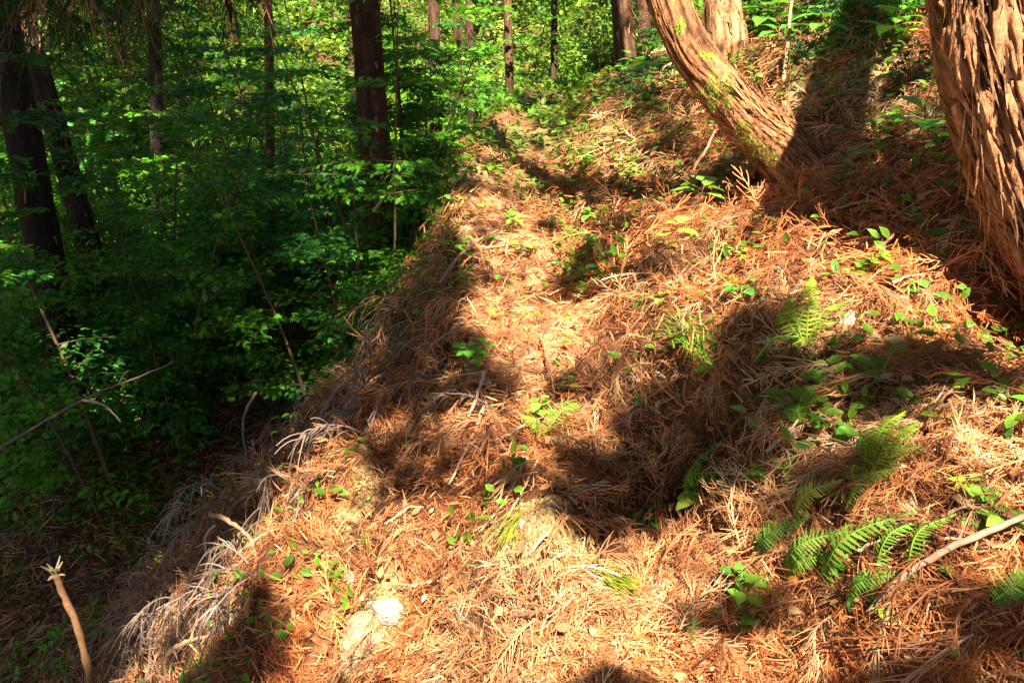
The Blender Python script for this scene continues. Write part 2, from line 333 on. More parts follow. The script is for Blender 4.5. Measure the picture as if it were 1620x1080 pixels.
d = unit(np.concatenate([r.normal(size=(n, 2)), r.uniform(-.1, .9, (n, 1))], 1))
mb = MB(); gc = np.array([.075, .20, .018]) * r.uniform(.5, 1.5, (n, 1)) * np.array([1, 1, 1]) + np.array([.06, .03, 0]) * r.random((n, 1))
scatter(mb, LEAFV, LEAFF, np.stack([x, y, height(x, y)], -1) + N * r.uniform(.0, .10, (n, 1)), frames(d, N) * (r.uniform(.03, .06, n) * np.clip(rr / 5, 1, 2))[:, None, None], gc, LPC)
tag(mb.build('ground_cover', 'leaf'), 'low green seedlings and moss covering the ground beside the path', 'ground cover', kind='stuff')

# ------------------------------------------------------------------ trunks
def sstep(x, a, b): t = np.clip((x - a) / (b - a), 0, 1); return t * t * (3 - 2 * t)
def pnoise(x, y, K, s):
    i = np.floor(x).astype(np.int64); j = np.floor(y).astype(np.int64); fx = x - i; fy = y - j; fx = fx * fx * (3 - 2 * fx); fy = fy * fy * (3 - 2 * fy)
    a = _h(i % K, j, s) * (1 - fx) + _h((i + 1) % K, j, s) * fx; b = _h(i % K, j + 1, s) * (1 - fx) + _h((i + 1) % K, j + 1, s) * fx
    return a * (1 - fy) + b * fy - .5
def plates(th, l, kt, kl, seed):
    u = th / (2 * np.pi); K = int(kt); w_ = 1.3 * pnoise(u * 9, l * kl * .8, 9, seed + 11)
    q = np.abs(pnoise(u * K + l * kl * .08 + w_, l * kl, K, seed)); q2 = np.abs(pnoise(u * 2 * K + l * kl * .15 + w_, l * kl * 2.1, 2 * K, seed + 3))
    return .66 * sstep(q, .02, .20) + .34 * sstep(q2, .02, .16)
def barkdisp(amp, kt, kl, seed):
    return lambda th, l: amp * ((plates(th, l, kt, kl, seed) - .6) * 1.5 + 1.2 * vnoise(np.cos(th) * 2 + l * 1.5, np.sin(th) * 2 + l * 2.5, seed + 20))
def bark_colors(P, n, k, seed, c0=(.36, .15, .06), dark=(.09, .035, .018), kt=30, kl=5):
    th = np.linspace(0, 2 * np.pi, k, endpoint=False)[None] * np.ones((n, 1))
    l = np.concatenate([[0], np.cumsum(np.linalg.norm(np.diff(P, axis=0), axis=1))])[:, None] * np.ones(k)
    t = (plates(th, l, kt, kl, seed) ** 1.3)[..., None]; c = np.array(dark) * (1 - t) + np.array(c0) * t
    q3 = vnoise(np.cos(th) * 9 + l * 3, np.sin(th) * 9 + l * 9, seed + 8)[..., None]; c = c * (1 + .8 * q3)
    return np.clip(c, .01, 1)
def up_to(p, top, lean=(0, 0), n=4):
    p = np.asarray(p); return [p + np.array([lean[0] * t, lean[1] * t, t * (top - p[2])]) for t in ([.04, .12] + list(np.linspace(0, 1, n + 1)[1:]))]
moss_bits = []
def trunk_mesh(mb, pts, rad, n, k, amp, kt, kl, seed, c0=(.36, .15, .06), dark=(.09, .035, .018), moss=None):
    ts = np.linspace(0, 1, n) if n < 300 else np.concatenate([np.linspace(0, .66, n - 60), np.linspace(.66, 1, 61)[1:]])
    n = len(ts); P = spline(pts, n, ts); rr = np.interp(ts, np.linspace(0, 1, len(rad)), rad)
    col = bark_colors(P, n, k, seed, c0, dark, kt, kl)
    v = tube(mb, P, rr, k, col, barkdisp(amp, kt, kl, seed)).reshape(-1, 3)
    for (mc, mr) in (moss or []):
        d = np.linalg.norm(v - mc, axis=1); mm = np.clip((np.exp(-(d / mr) ** 2) + .7 * vnoise(v[:, 0] * 30 + v[:, 2] * 9, v[:, 2] * 30, seed + 5) - .4) * 3, 0, 1)[:, None]
        sel = np.where(mm[:, 0] > .5)[0]; sel = sel[np.random.default_rng(3).random(len(sel)) < .35]; nn = unit(v[sel] - P[np.minimum(sel // k, n - 1)]); jr = np.random.default_rng(4); q_ = len(sel)
        if q_: moss_bits.append((v[sel] + nn * .002, unit(nn + .7 * jr.normal(size=(q_, 3))), jr.normal(size=(q_, 3)), jr.uniform(.006, .016, q_), np.array([.26, .34, .035]) * jr.uniform(.5, 1.5, (q_, 1))))
        c = mb.c[-1].copy(); c[:len(v)] = c[:len(v)] * (1 - mm) + np.array([.26, .33, .04]) * mm; mb.c[-1] = c
    return P, rr, v
def flakes(mb, P, rr, cnt, r, L=(.05, .18), W=(.004, .012), c0=(.40, .17, .07), lo=0, hi=1):
    n = len(P); i = r.integers(int(lo * n), int(hi * n) - 2, cnt); T = unit(np.gradient(P, axis=0))[i]
    a = unit(np.cross(T, r.normal(size=(cnt, 3)))); pos = P[i] + a * (rr[i] * 1.0 + .002)[:, None]
    d = unit(T * np.where(r.random((cnt, 1)) < .5, 1, -1) + .12 * r.normal(size=(cnt, 3)) + .10 * a)
    pv = np.array([[0, -.5, 0], [0, .5, 0], [.4, .5, .02], [.4, -.5, .02], [.8, .35, .05], [.8, -.35, .05], [1, .1, .12], [1, -.1, .12]])
    pf = np.array([[0, 3, 2, 1], [3, 5, 4, 2], [5, 7, 6, 4]])
    Rm = frames(d, a); ln = r.uniform(*L, cnt); Rm = Rm * np.stack([ln, r.uniform(*W, cnt) * 2, ln * .6], -1)[:, None, :]
    scatter(mb, pv, pf, pos, Rm, np.array(c0) * r.uniform(.45, 1.4, (cnt, 1)))
trees = {}
def tree(name, base, label, cat, pts, rad, n=60, k=20, amp=.006, kt=24, kl=4, seed=1, c0=(.30, .13, .055), dark=(.08, .035, .018), moss=None, nfl=0, group=None, roots=0, flk=None):
    t = empty(name, base, label, cat, group); b = np.asarray(base, float)
    mb = MB(); P, rr, v = trunk_mesh(mb, pts, rad, n, k, amp, kt, kl, seed, c0, dark, moss)
    rg = np.random.default_rng(seed)
    if nfl: flakes(mb, P, rr, nfl, rg, **(flk or {}))
    mb.build('trunk', 'bark', t, smooth=True, loc=b)
    for q in range(roots):
        a = q / roots * 6.28 + rg.uniform(0, .8); d = np.array([math.cos(a), math.sin(a), 0]); L = rg.uniform(.35, .7); p = []
        for s in np.linspace(0, 1, 6):
            w_ = b + d * (rad[0] * .5 + L * s) + np.array([-d[1], d[0], 0]) * .1 * math.sin(s * 4 + q); w_[2] = height(w_[0], w_[1]) + .05 * (1 - s) ** 2 - .03 * s; p.append(w_)
        m2 = MB(); tube(m2, spline(p, 14), np.linspace(.035, .006, 14), 8, np.array(c0) * .6); m2.build('root', 'bark', t, smooth=True, loc=b)
    trees[name] = t; return t, P, rr
RED = (.44, .185, .075)
# big rough trunk at the right edge
pb = [airp(1880, 600, 2.55), airp(1800, 500, 2.48), airp(1716, 400, 2.42), airp(1652, 290, 2.36), airp(1604, 150, 2.32), airp(1576, 0, 2.3), airp(1570, -160, 2.28)]
pb += up_to(pb[-1], 9, (2.3, -.4))
big, Pb, Rb = tree('cedar_tree', [pb[0][0], pb[0][1], height(pb[0][0], pb[0][1])], 'big rough cedar trunk with flaking red bark at the right edge of the frame', 'tree', pb,
     [.24, .21, .18, .168, .16, .155, .152, .15, .145, .14, .12, .10, .08], n=1000, k=300, amp=.030, kt=34, kl=5.5, seed=5, c0=(.50, .22, .10), dark=(.05, .018, .009), nfl=3600, flk=dict(L=(.04, .20), W=(.001, .0045), hi=.8, c0=(.56, .27, .13)))
# curved mossy trunk
fb = min(fdepth(at(1262, 290)), fdepth(at(1235, 250)), fdepth(at(1200, 280))) + .02
pc = [airp(1330, 335, fb + .12), airp(1285, 290, fb + .02), airp(1238, 240, fb), airp(1186, 190, fb + .02), airp(1134, 135, fb + .02), airp(1090, 75, fb + .02), airp(1056, 0, fb), airp(1036, -80, fb)]
pc += up_to(pc[-1], 10, (-.2, .1))
cur, Pc, Rc = tree('cedar_tree', at(1240, 275), 'curved cedar trunk with green moss patches bending out over the path', 'tree', pc,
     [.17, .15, .125, .108, .10, .095, .093, .09, .10, .09, .08, .07], n=620, k=160, amp=.007, kt=32, kl=4.5, seed=8, c0=RED, dark=(.07, .026, .013),
     moss=[(airp(1135, 150, fb - .1), .10), (airp(1170, 205, fb - .1), .09), (airp(1120, 85, fb - .1), .05), (airp(1205, 250, fb - .1), .10), (airp(1075, 40, fb - .1), .04)], nfl=1300, roots=5, flk=dict(L=(.05, .16), W=(.002, .006), hi=.4, c0=RED))
mb = MB()
for p_, d_, u_, z_, c_ in moss_bits: scatter(mb, NARV, LEAFF, p_, frames(d_, u_) * z_[:, None, None], c_)
if mb.n: mb.build('moss', 'leaf', cur, loc=cur.location)
p0 = at(1150, 88); q0 = airp(1140, -30, np.dot(p0 - CAM, [0, CH, -SH]))
tree('cedar_tree', p0, 'pale straight cedar trunk standing behind the curved mossy trunk', 'tree', [p0 - [0, 0, .6], p0, (p0 + q0) / 2, q0] + up_to(q0, 10), [.17, .15, .13, .12, .11, .1, .08], n=160, k=40, seed=9, c0=(.5, .24, .11), nfl=300)
def simple(px, py, topx, topy, wpx, label, f=None, seed=1, c0=(.22, .095, .04), name='cedar_tree', group=None, nfl=150):
    p = at(px, py) if f is None else None
    if f is not None:
        q = airp(px, py, f); p = np.array([q[0], q[1], height(q[0], q[1])]); 
    fr = np.dot(p - CAM, [0, CH, -SH]) if f is None else f
    mid = airp(px, py, fr); top = airp(topx, topy, fr); rd = wpx / 2 / F * fr
    pts = ([p - [0, 0, .15]] + ([mid] if f is not None else [p + [0, 0, .05]]) + [(mid + top) / 2, top] + up_to(top, top[2] + 8, tuple((top - mid)[:2] * 2), 3))
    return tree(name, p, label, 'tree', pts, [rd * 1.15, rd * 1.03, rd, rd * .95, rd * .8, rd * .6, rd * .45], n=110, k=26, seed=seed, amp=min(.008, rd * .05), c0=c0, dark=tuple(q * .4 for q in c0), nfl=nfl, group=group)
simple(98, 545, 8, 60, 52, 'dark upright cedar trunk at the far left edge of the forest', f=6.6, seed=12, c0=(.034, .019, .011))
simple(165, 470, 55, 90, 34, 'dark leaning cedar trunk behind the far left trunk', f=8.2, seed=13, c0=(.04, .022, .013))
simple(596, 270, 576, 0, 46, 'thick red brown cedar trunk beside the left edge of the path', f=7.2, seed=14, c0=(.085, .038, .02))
simple(806, 135, 803, 0, 13, 'slender straight trunk left of the far end of the path', f=12.5, seed=15, c0=(.12, .06, .03), nfl=0)
simple(876, 128, 877, 0, 10, 'thinnest dark pole trunk standing at the far end of the path', f=12.2, seed=16, c0=(.07, .035, .02), nfl=0)
simple(990, 95, 983, 0, 34, 'dark trunk rising right of the path end left of the curved trunk', f=8.6, seed=17, c0=(.12, .06, .03))
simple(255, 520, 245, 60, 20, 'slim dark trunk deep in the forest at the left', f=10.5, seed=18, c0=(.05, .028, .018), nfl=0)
simple(430, 420, 425, 40, 14, 'thin trunk among the saplings left of the thick red trunk', f=9.5, seed=19, c0=(.12, .06, .03), nfl=0)
simple(690, 200, 686, 0, 18, 'small dark trunk between the thick red trunk and the path end', f=11, seed=20, c0=(.1, .05, .03), nfl=0)
simple(745, 160, 742, 0, 12, 'thin dark trunk just left of the slender straight trunk', f=13, seed=21, c0=(.1, .05, .03), nfl=0)
simple(1020, 60, 1012, -60, 20, 'dark trunk half hidden behind the curved mossy trunk', f=10, seed=22, c0=(.12, .05, .03), nfl=0)

# ------------------------------------------------------------------ canopy overhead: unseen cedars added to dapple the ground with shade
clumps = []
r = np.random.default_rng(21)
BRIGHT = [(1040, 930, 130, 60), (1290, 900, 120, 50), (700, 960, 190, 110), (940, 555, 110, 40), (1400, 500, 150, 55), (1200, 420, 130, 40), (1500, 740, 120, 110), (1390, 880, 90, 60), (900, 265, 60, 16), (1120, 90, 70, 60), (560, 740, 60, 60)]
def dapple(x, y, px, py):                               # slow bands of shade lying across the slope, broken up by a finer field
    n_ = .5 * vnoise(x * 2.1 + .5 * y, y * 4.6 - x * 1.2, 201) + .6 * vnoise(x * 5.5, y * 9.5, 202) + .75 * vnoise(x * 12, y * 17, 203)
    for a, b, rx, ry in BRIGHT: n_ = n_ - .8 * np.exp(-(((px - a) / rx) ** 2 + ((py - b) / ry) ** 2))
    return n_
def clump_at(P, t, rad): clumps.append((P + S * t, rad))
for (px, py, rx, ry, dn) in SHADES:
    p = at(px, py); f = np.dot(p - CAM, [0, CH, -SH]); area = rx * ry * f * f / F / F * 2.2; n = max(5, int(area * 3.14 / .05 * dn * 3.6))
    for _ in range(min(n, 200)):
        a = r.uniform(0, 6.28); q = math.sqrt(r.random()) * (.72 + .3 * math.sin(a * 3 + px) + .22 * math.sin(a * 7 + py)); P = at(px + rx * q * math.cos(a), py + ry * q * math.sin(a))
        clump_at(P, max(4.5, (3.2 - P[2]) / S[2]) + r.uniform(0, 3.5), r.uniform(.09, .2))
for _ in range(14000):
    px = r.uniform(300, 1700); py = r.uniform(120, 1200); rr_ = ray(px, py)
    if left_shade(px, py): continue
    P = at(px, py) if r.random() < .001 else None
    if P is None:                                        # quick estimate of the ground point, good enough to aim a shading clump
        t_ = np.arange(1, 12, .05); Q = CAM + t_[:, None] * rr_; g = Q[:, 2] - hq(Q[:, 0], Q[:, 1]); k = np.argmax(g < 0)
        if not g[k] < 0: continue
        P = Q[k]
    if dapple(P[0], P[1], px, py) < .18: continue
    if r.random() < 1.6 / max(1.3, np.linalg.norm(P - CAM)) ** 1.3: clump_at(P, max(4.5, (3.2 - P[2]) / S[2]) + r.uniform(0, 3.5), r.uniform(.06, .11))
for _ in range(3200):                                    # closed canopy added to darken the valley side
    px = r.uniform(-500, 800); py = r.uniform(-40, 1250)
    yy = min(max(py, 0), 1100)
    if not left_shade(px + 18, yy): continue
    P = at(px, max(py, 20)); d = math.hypot(P[0], P[1])
    if d > 26: continue
    if d > 9 and (r.random() < (.12 if px < 560 else .6) or (vnoise(P[0] * .45, P[1] * .3, 7) > (.16 if px < 560 else -.05))): continue
    P = P + np.array([0, 0, r.uniform(0, 3.4) if d > 4.5 else 0])
    clump_at(P, max(5, (3.8 - P[2]) / S[2]) + r.uniform(0, 5), r.uniform(.3, .55) if d < 9 else r.uniform(.4, .8))
extra = []
def lands(Cs):
    tt = np.arange(0, 22, .1); P = Cs[:, None] - S * tt[None, :, None]; g = P[..., 2] - hq(P[..., 0], P[..., 1]); k = np.argmax(g < 0, axis=1); k = np.where((g < 0).any(1), k, len(tt) - 1); return P[np.arange(len(Cs)), k]
def lit(Cs, m=14, rad=0):
    L = lands(Cs); px, py, f = topix(L); px = np.nan_to_num(px, nan=-9e3); py = np.nan_to_num(py, nan=9e3); f = np.nan_to_num(f, nan=1); rad = np.asarray(rad); m = m - np.where(rad > .25, rad * .5, rad * .3) * F / np.maximum(f, 1)
    inf = (px > -100) & (px < 1750) & (py > 0) & (py < 1400)
    fine = vnoise(L[:, 0] * 8, L[:, 1] * 11, 210) + .7 * vnoise(L[:, 0] * 17, L[:, 1] * 22, 211)
    sh = left_shade(px + m + 80 * fine, np.clip(py, 0, 1100)) & ((f < 9.5) | ((px < 600) & (f < 22) & (vnoise(L[:, 0] * .5, L[:, 1] * .35, 7) < .12))) & (vnoise(L[:, 0] * 1.2, L[:, 1] * 1.2, 17) < .30)
    sh |= dapple(L[:, 0], L[:, 1], px, py) > .17
    for a, b, rx, ry, dn in SHADES: sh |= ((px - a) / np.maximum(rx + m * .5, 6)) ** 2 + ((py - b) / np.maximum(ry + m * .5, 4)) ** 2 < .8 + 2.6 * fine
    return inf & ~sh
# the sun's view of the ground: one cell per 6 cm of light beam; leaves that would darken a sunlit patch are left out
GU = np.arange(-12, 8, .06); GV = np.arange(-4, 26, .06); GG = np.stack(np.meshgrid(GU, GV, indexing='ij') + [np.zeros((len(GU), len(GV)))], -1)
top_ = (GG + S * (9 / S[2])).reshape(-1, 3); LITG = np.concatenate([lit(q, 5) for q in np.array_split(top_, 40)]).reshape(len(GU), len(GV))
for q in [airp(px, py, fb - .08) for px, py in ((1056, 0), (1075, 40), (1095, 80), (1120, 115), (1145, 150), (1175, 190), (1205, 225))] + [airp(px, py, 2.2) for px, py in ((1530, 20), (1545, 90), (1560, 160), (1585, 230), (1600, 290))]:
    uq, vq = q[0] - q[2] * S[0] / S[2], q[1] - q[2] * S[1] / S[2]; LITG |= (GG[..., 0] - uq) ** 2 + (GG[..., 1] - vq) ** 2 < .17 ** 2
def litq(P):
    u = P[:, 0] - P[:, 2] * S[0] / S[2]; v = P[:, 1] - P[:, 2] * S[1] / S[2]
    i = ((u + 12) / .06).astype(int); j = ((v + 4) / .06).astype(int); ok = (i >= 0) & (j >= 0) & (i < len(GU)) & (j < len(GV))
    return ok & LITG[np.clip(i, 0, len(GU) - 1), np.clip(j, 0, len(GV) - 1)]
cc_ = np.array([c for c, _ in clumps]); lt = lit(cc_, 22, np.array([c for _, c in clumps])); clumps = [c for c, l in zip(clumps, lt) if not l]
for _ in range(2000):
    C_ = np.array([r.uniform(-7, 9.5), r.uniform(-7, 13), r.uniform(4.2, 12)])
    if C_[2] - height(C_[0], C_[1]) > 2.2: extra.append((C_, r.uniform(.35, .75)))
lt = lit(np.array([c for c, _ in extra]), 10, np.array([c for _, c in extra])); clumps += [c for c, l in zip(extra, lt) if not l]
CT = [(3.2, -3.5), (4.8, -.8), (5.0, 2.2), (4.6, 5), (8.5, 3.6), (6.5, -4), (-.6, -6), (-2.6, -3), (-4.6, .6), (9.5, 6.5), (5, -8)]
groups = {i: [] for i in range(len(CT))}
for P, rad in clumps:
    d = [math.hypot(P[0] - a, P[1] - b) for a, b in CT]; groups[int(np.argmin(d))].append((P, rad))
desc = ['uphill right behind the camera', 'above the big rough trunk', 'above the slope behind the big rough trunk', 'above the curved mossy trunk', 'highest up the slope', 'uphill far behind the camera',
        'behind the camera beside the path', 'behind the camera below the path', 'left of the frame in the valley', 'uphill of the path end', 'farthest behind the camera']
for i, (a, b) in enumerate(CT):
    z0 = float(height(a, b)); base_ = np.array([a, b, z0]); H = z0 + 13
    t = empty('added_shade_cedar', base_, 'unseen cedar %s added to dapple the slope' % desc[i], 'tree')  # added out of view to cast shade; crown shaped by the shade masks
    mb = MB(); P = spline([base_ - [0, 0, .2], base_ + [0, 0, 4], base_ + [.1, 0, 9], [a, b, H]], 40); tube(mb, P, np.linspace(.15, .05, 40), 14, (.25, .11, .05)); 
    for C_, rad in groups[i]:
        zz = min(max(C_[2] + .3, z0 + 1.2), H); s = np.array([a, b, zz])
        if r.random() < .12 and not litq(np.array([C_, (C_ + s) / 2, C_ * .25 + s * .75])).any(): tube(mb, spline([s, (s + C_) / 2 + [0, 0, .3], C_], 5), np.linspace(.014, .004, 5), 4, (.2, .1, .05), cap=False)
    mb.build('trunk', 'bark', t, smooth=True, loc=base_)
    cr = MB(); ex = [(np.array([a + r.normal() * 1.0 + .6, b + r.normal() * 1.0 - .6, r.uniform(z0 + 8, H + .5)]), .5) for _ in range(16)]
    lt = lit(np.array([c for c, _ in ex]), 10, .5); ex = [c for c, l in zip(ex, lt) if not l]
    for C_, rad in groups[i] + ex:
        n = int(110 * (rad / .35) ** 1.3) + 25; d = unit(r.normal(size=(n, 3))); pos = C_ + d * rad * r.random((n, 1)) ** .5 * np.array([1, 1, .6])
        pos = pos[~litq(pos)]; n = len(pos)
        if n == 0: continue
        dd = unit(r.normal(size=(n, 3)) + [0, 0, -.4]); sz = r.uniform(.08, .16, n) * (.6 if rad < .25 else 1)
        scatter(cr, NARV * [1, 1.2, 1], LEAFF, pos, frames(dd, r.normal(size=(n, 3))) * sz[:, None, None], np.array([.04, .10, .02]) * r.uniform(.6, 1.5, (n, 1)))
    cr.build('crown', 'needle', t, loc=base_)

# ------------------------------------------------------------------ plant prototypes (local meshes)
def sapling_proto(h, seed, leaf=.055, tiers=7, spread=.55, dens=1.0, hue=0):
    r = np.random.default_rng(seed); st = MB(); fo = MB(); lean = r.normal(size=2) * .12 * h
    stem = spline([[0, 0, -.1], [lean[0] * .3, lean[1] * .3, h * .4], [lean[0], lean[1], h]], 14); tube(st, stem, np.linspace(.006 + .004 * h, .002, 14), 5, (.10, .06, .035))
    pos = []; dr = []; base_c = np.array([.085, .26, .014]) if hue == 0 else (np.array([.05, .20, .03]) if hue == 1 else np.array([.14, .32, .02]))
    for q in range(tiers):
        u = (.25 + .75 * (q + r.random() * .6) / tiers); p = stem[min(13, int(u * 13))]
        for b in range(r.integers(2, 4)):
            a = r.uniform(0, 6.28); L = spread * r.uniform(.5, 1.1) * (1.15 - .6 * u); d = np.array([math.cos(a), math.sin(a), .15]); nseg = 8
            br = np.array([p + d * L * s + [0, 0, -.22 * L * s * s] for s in np.linspace(0, 1, nseg)]); tube(st, br, np.linspace(.004, .0015, nseg), 3, (.10, .06, .03), cap=False)
            side = np.array([-d[1], d[0], 0])
            for s in np.arange(.15, 1.01, .10 / dens):
                pp = p + d * L * s + [0, 0, -.22 * L * s * s]
                for sg in (-1, 1):
                    tl = L * .45 * (1.1 - s) * r.uniform(.4, 1.1); td = unit(d * .6 + side * sg)
                    m = max(1, int(tl / (leaf * .8)))
                    for w_ in range(m + 1):
                        pos.append(pp + td * tl * w_ / max(m, 1) + r.normal(size=3) * .008); dr.append(unit(td + side * sg * (1 if w_ % 2 else -.3) * .7 + [0, 0, -.25] + r.normal(size=3) * .3))
    pos = np.array(pos); dr = np.array(dr); n = len(pos)
    scatter(fo, LEAFV * [1, 1.1, 1], LEAFF, pos, frames(dr, np.array([0, 0, 1.]) + .35 * r.normal(size=(n, 3))) * (leaf * r.uniform(.6, 1.25, n))[:, None, None], base_c * r.uniform(.6, 1.5, (n, 1)), LPC)
    return st, fo
def bush_proto(h, w_, n, seed, leaf=.05, col=(.05, .14, .02), stems=7, narrow=False):
    r = np.random.default_rng(seed); st = MB(); fo = MB(); tips = []
    for q in range(stems):
        a = r.uniform(0, 6.28); tip = np.array([math.cos(a), math.sin(a), 0]) * w_ * r.uniform(.1, .8) + [0, 0, h * r.uniform(.6, 1)]
        P = spline([[0, 0, -.1], tip * [.3, .3, .5], tip], 8); tube(st, P, np.linspace(.012, .003, 8), 4, (.10, .06, .03), cap=False)
        for s in P[2:]: tips.append(s)
    tips = np.array(tips); k = max(10, n // 22); cen = tips[r.integers(0, len(tips), k)] + r.normal(size=(k, 3)) * w_ * .28
    idx = r.integers(0, k, n); rad = w_ * r.uniform(.08, .22, k); off = unit(r.normal(size=(n, 3))) * (r.random((n, 1)) ** .4) * rad[idx][:, None] * [1.2, 1.2, .45]
    pos = cen[idx] + off; pos[:, 2] = np.maximum(pos[:, 2], .03); d = unit(off + [0, 0, -.02] + r.normal(size=(n, 3)) * .08)
    scatter(fo, NARV if narrow else LEAFV, LEAFF, pos, frames(d, np.array([0, 0, 1.]) + .5 * r.normal(size=(n, 3))) * (leaf * r.uniform(.6, 1.3, n))[:, None, None], np.array(col) * (r.uniform(.6, 1.5, k)[idx][:, None]) * r.uniform(.75, 1.25, (n, 1)), LPC)
    return st, fo
protos = {}
def get(key, fn):
    if key not in protos:
        st, fo = fn(); a = st.build('stem', 'twig'); b = fo.build('foliage', 'leaf'); protos[key] = (a.data, b.data)
        bpy.data.objects.remove(a); bpy.data.objects.remove(b)
    return protos[key]
def put(key, fn, name, pos, scale, rz, label, cat, group, tilt=(0, 0)):
    a, b = get(key, fn); t = empty(name, pos, label, cat, group); t.rotation_euler = (tilt[0], tilt[1], rz); t.scale = (scale,) * 3
    link('stem', a, t); link('foliage', b, t); return t
SAPS = [(1.6, 1, .055, 7, .6, 1, 0), (2.2, 2, .06, 9, .7, 1, 0), (2.8, 3, .06, 11, .75, 1, 0), (1.2, 4, .05, 5, .5, 1.1, 2), (2.0, 5, .055, 8, .6, 1, 1), (3.0, 6, .055, 12, .6, .9, 1), (1.5, 7, .05, 6, .55, 1.2, 2), (2.5, 8, .055, 9, .8, 1, 0)]
def sap(i): h, s, l, t, sp, d, hu = SAPS[i]; return lambda: sapling_proto(h, s, l, t, sp, d, hu)
r = np.random.default_rng(5)
def region(px, py):
    h_ = 'far left' if px < 150 else 'left' if px < 330 else 'centre left' if px < 560 else 'centre' if px < 820 else 'centre right' if px < 1100 else 'right' if px < 1400 else 'far right'
    v_ = 'top' if py < 110 else 'upper' if py < 260 else 'middle' if py < 480 else 'lower' if py < 760 else 'bottom'
    return v_ + ' ' + h_
cnt = 0
sapspots = []
for _ in range(1600):                                   # saplings in the forest below the path
    X_ = r.uniform(-11, 1.5); Y_ = r.uniform(3.5, 15); e_ = X_ - np.interp(Y_, EY, EX)
    if e_ > (-1.4 if Y_ < 4.2 else -.7): continue
    if Y_ > 9 and e_ > -1.0 and X_ > -1: continue
    if any(math.hypot(X_ - a, Y_ - b) < .25 + .02 * Y_ for a, b in sapspots): continue
    z_ = float(height(X_, Y_)); px, py, f = topix(np.array([X_, Y_, z_ + 1]))
    if not (-60 < px < 830) or f < 4.2: continue
    if px < 330 and py > 640 : continue
    if px < 560 and py > 560 and f < 5.2: continue
    bx, by_, bf = topix(np.array([X_, Y_, z_])); 
    if 300 < bx < 700 and by_ > 520: continue
    sapspots.append((X_, Y_))
tone = {0: 'green', 1: 'bluish green', 2: 'yellow green'}
for (X_, Y_) in sapspots[:300]:
    z_ = float(height(X_, Y_)); px, py, f = topix(np.array([X_, Y_, z_ + 1.0])); i = int(r.integers(0, 8)); s_ = r.uniform(.85, 1.35)
    size = 'tall' if SAPS[i][0] * s_ > 2.3 else 'low' if SAPS[i][0] * s_ < 1.5 else 'medium'
    put(('sap', i), sap(i), 'sapling', (X_, Y_, z_), s_, r.uniform(0, 6.28), '%s thin %s leaved sapling in shade at %s' % (size, tone[SAPS[i][6]], region(px, py)), 'sapling', 'saplings in the forest below the path')
for k_, (px, py, f, i) in enumerate([(560, 360, 6.3, 1), (615, 350, 6.2, 7), (640, 300, 7.4, 2), (675, 270, 7.8, 0), (700, 225, 8.6, 3), (540, 400, 5.9, 4), (655, 250, 8.8, 6), (590, 340, 6.6, 5), (730, 190, 9.6, 3), (580, 300, 6.8, 0), (600, 260, 6.9, 2), (520, 330, 6.2, 3), (760, 165, 10.6, 5), (620, 230, 8.0, 7), (480, 430, 5.8, 7)]):
    q = airp(px, py, f); b_ = (q[0], q[1], float(height(q[0], q[1])))
    put(('sap', i), sap(i), 'sapling', b_, 1.15, k_ * 1.3, 'leafy green sapling crowding the path edge near thick trunk at %s' % region(px, py - 80), 'sapling', 'saplings along the left path edge')
# low shrubs of the valley, nearer and darker
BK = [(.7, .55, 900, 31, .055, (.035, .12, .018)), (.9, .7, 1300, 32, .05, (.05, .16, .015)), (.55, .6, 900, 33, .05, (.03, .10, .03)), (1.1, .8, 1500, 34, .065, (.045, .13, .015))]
def bsh(i): h, w_, n, s, l, c = BK[i]; return lambda: bush_proto(h, w_, n, s, l, c)
sp2 = []
for _ in range(500):
    X_ = r.uniform(-9, 0); Y_ = r.uniform(3.4, 13); e_ = X_ - np.interp(Y_, EY, EX)
    if e_ > -1.7 or any(math.hypot(X_ - a, Y_ - b) < .6 for a, b in sp2): continue
    z_ = float(height(X_, Y_)); px, py, f = topix(np.array([X_, Y_, z_ + .4]))
    if not (-60 < px < 700) or py > 700 or (py > 500 and px > 250 and f < 6.5): continue
    sp2.append((X_, Y_))
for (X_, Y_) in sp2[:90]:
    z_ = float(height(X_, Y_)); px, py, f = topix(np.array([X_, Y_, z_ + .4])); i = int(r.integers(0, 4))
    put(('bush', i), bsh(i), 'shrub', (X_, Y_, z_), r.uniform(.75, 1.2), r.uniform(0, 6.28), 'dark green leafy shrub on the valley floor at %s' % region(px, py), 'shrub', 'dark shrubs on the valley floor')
for k_, (px, py, i, sc_) in enumerate([(1210, 40, 0, .6), (1290, 30, 1, .5), (1350, 70, 2, .45), (1420, 60, 0, .5), (1440, 140, 2, .35), (1270, 100, 2, .35), (985, 105, 1, .5), (1025, 95, 0, .5), (1010, 150, 2, .4), (950, 120, 3, .4), (1180, 20, 3, .5), (1380, 10, 3, .55), (1320, 10, 0, .6), (1450, 10, 1, .5)]):
    put(('bush', i), bsh(i), 'shrub', at(px, py), sc_, k_ * 1.7, 'small leafy shrub on the upper slope at %s' % region(px, py - 20), 'shrub', 'shrubs on the upper slope')
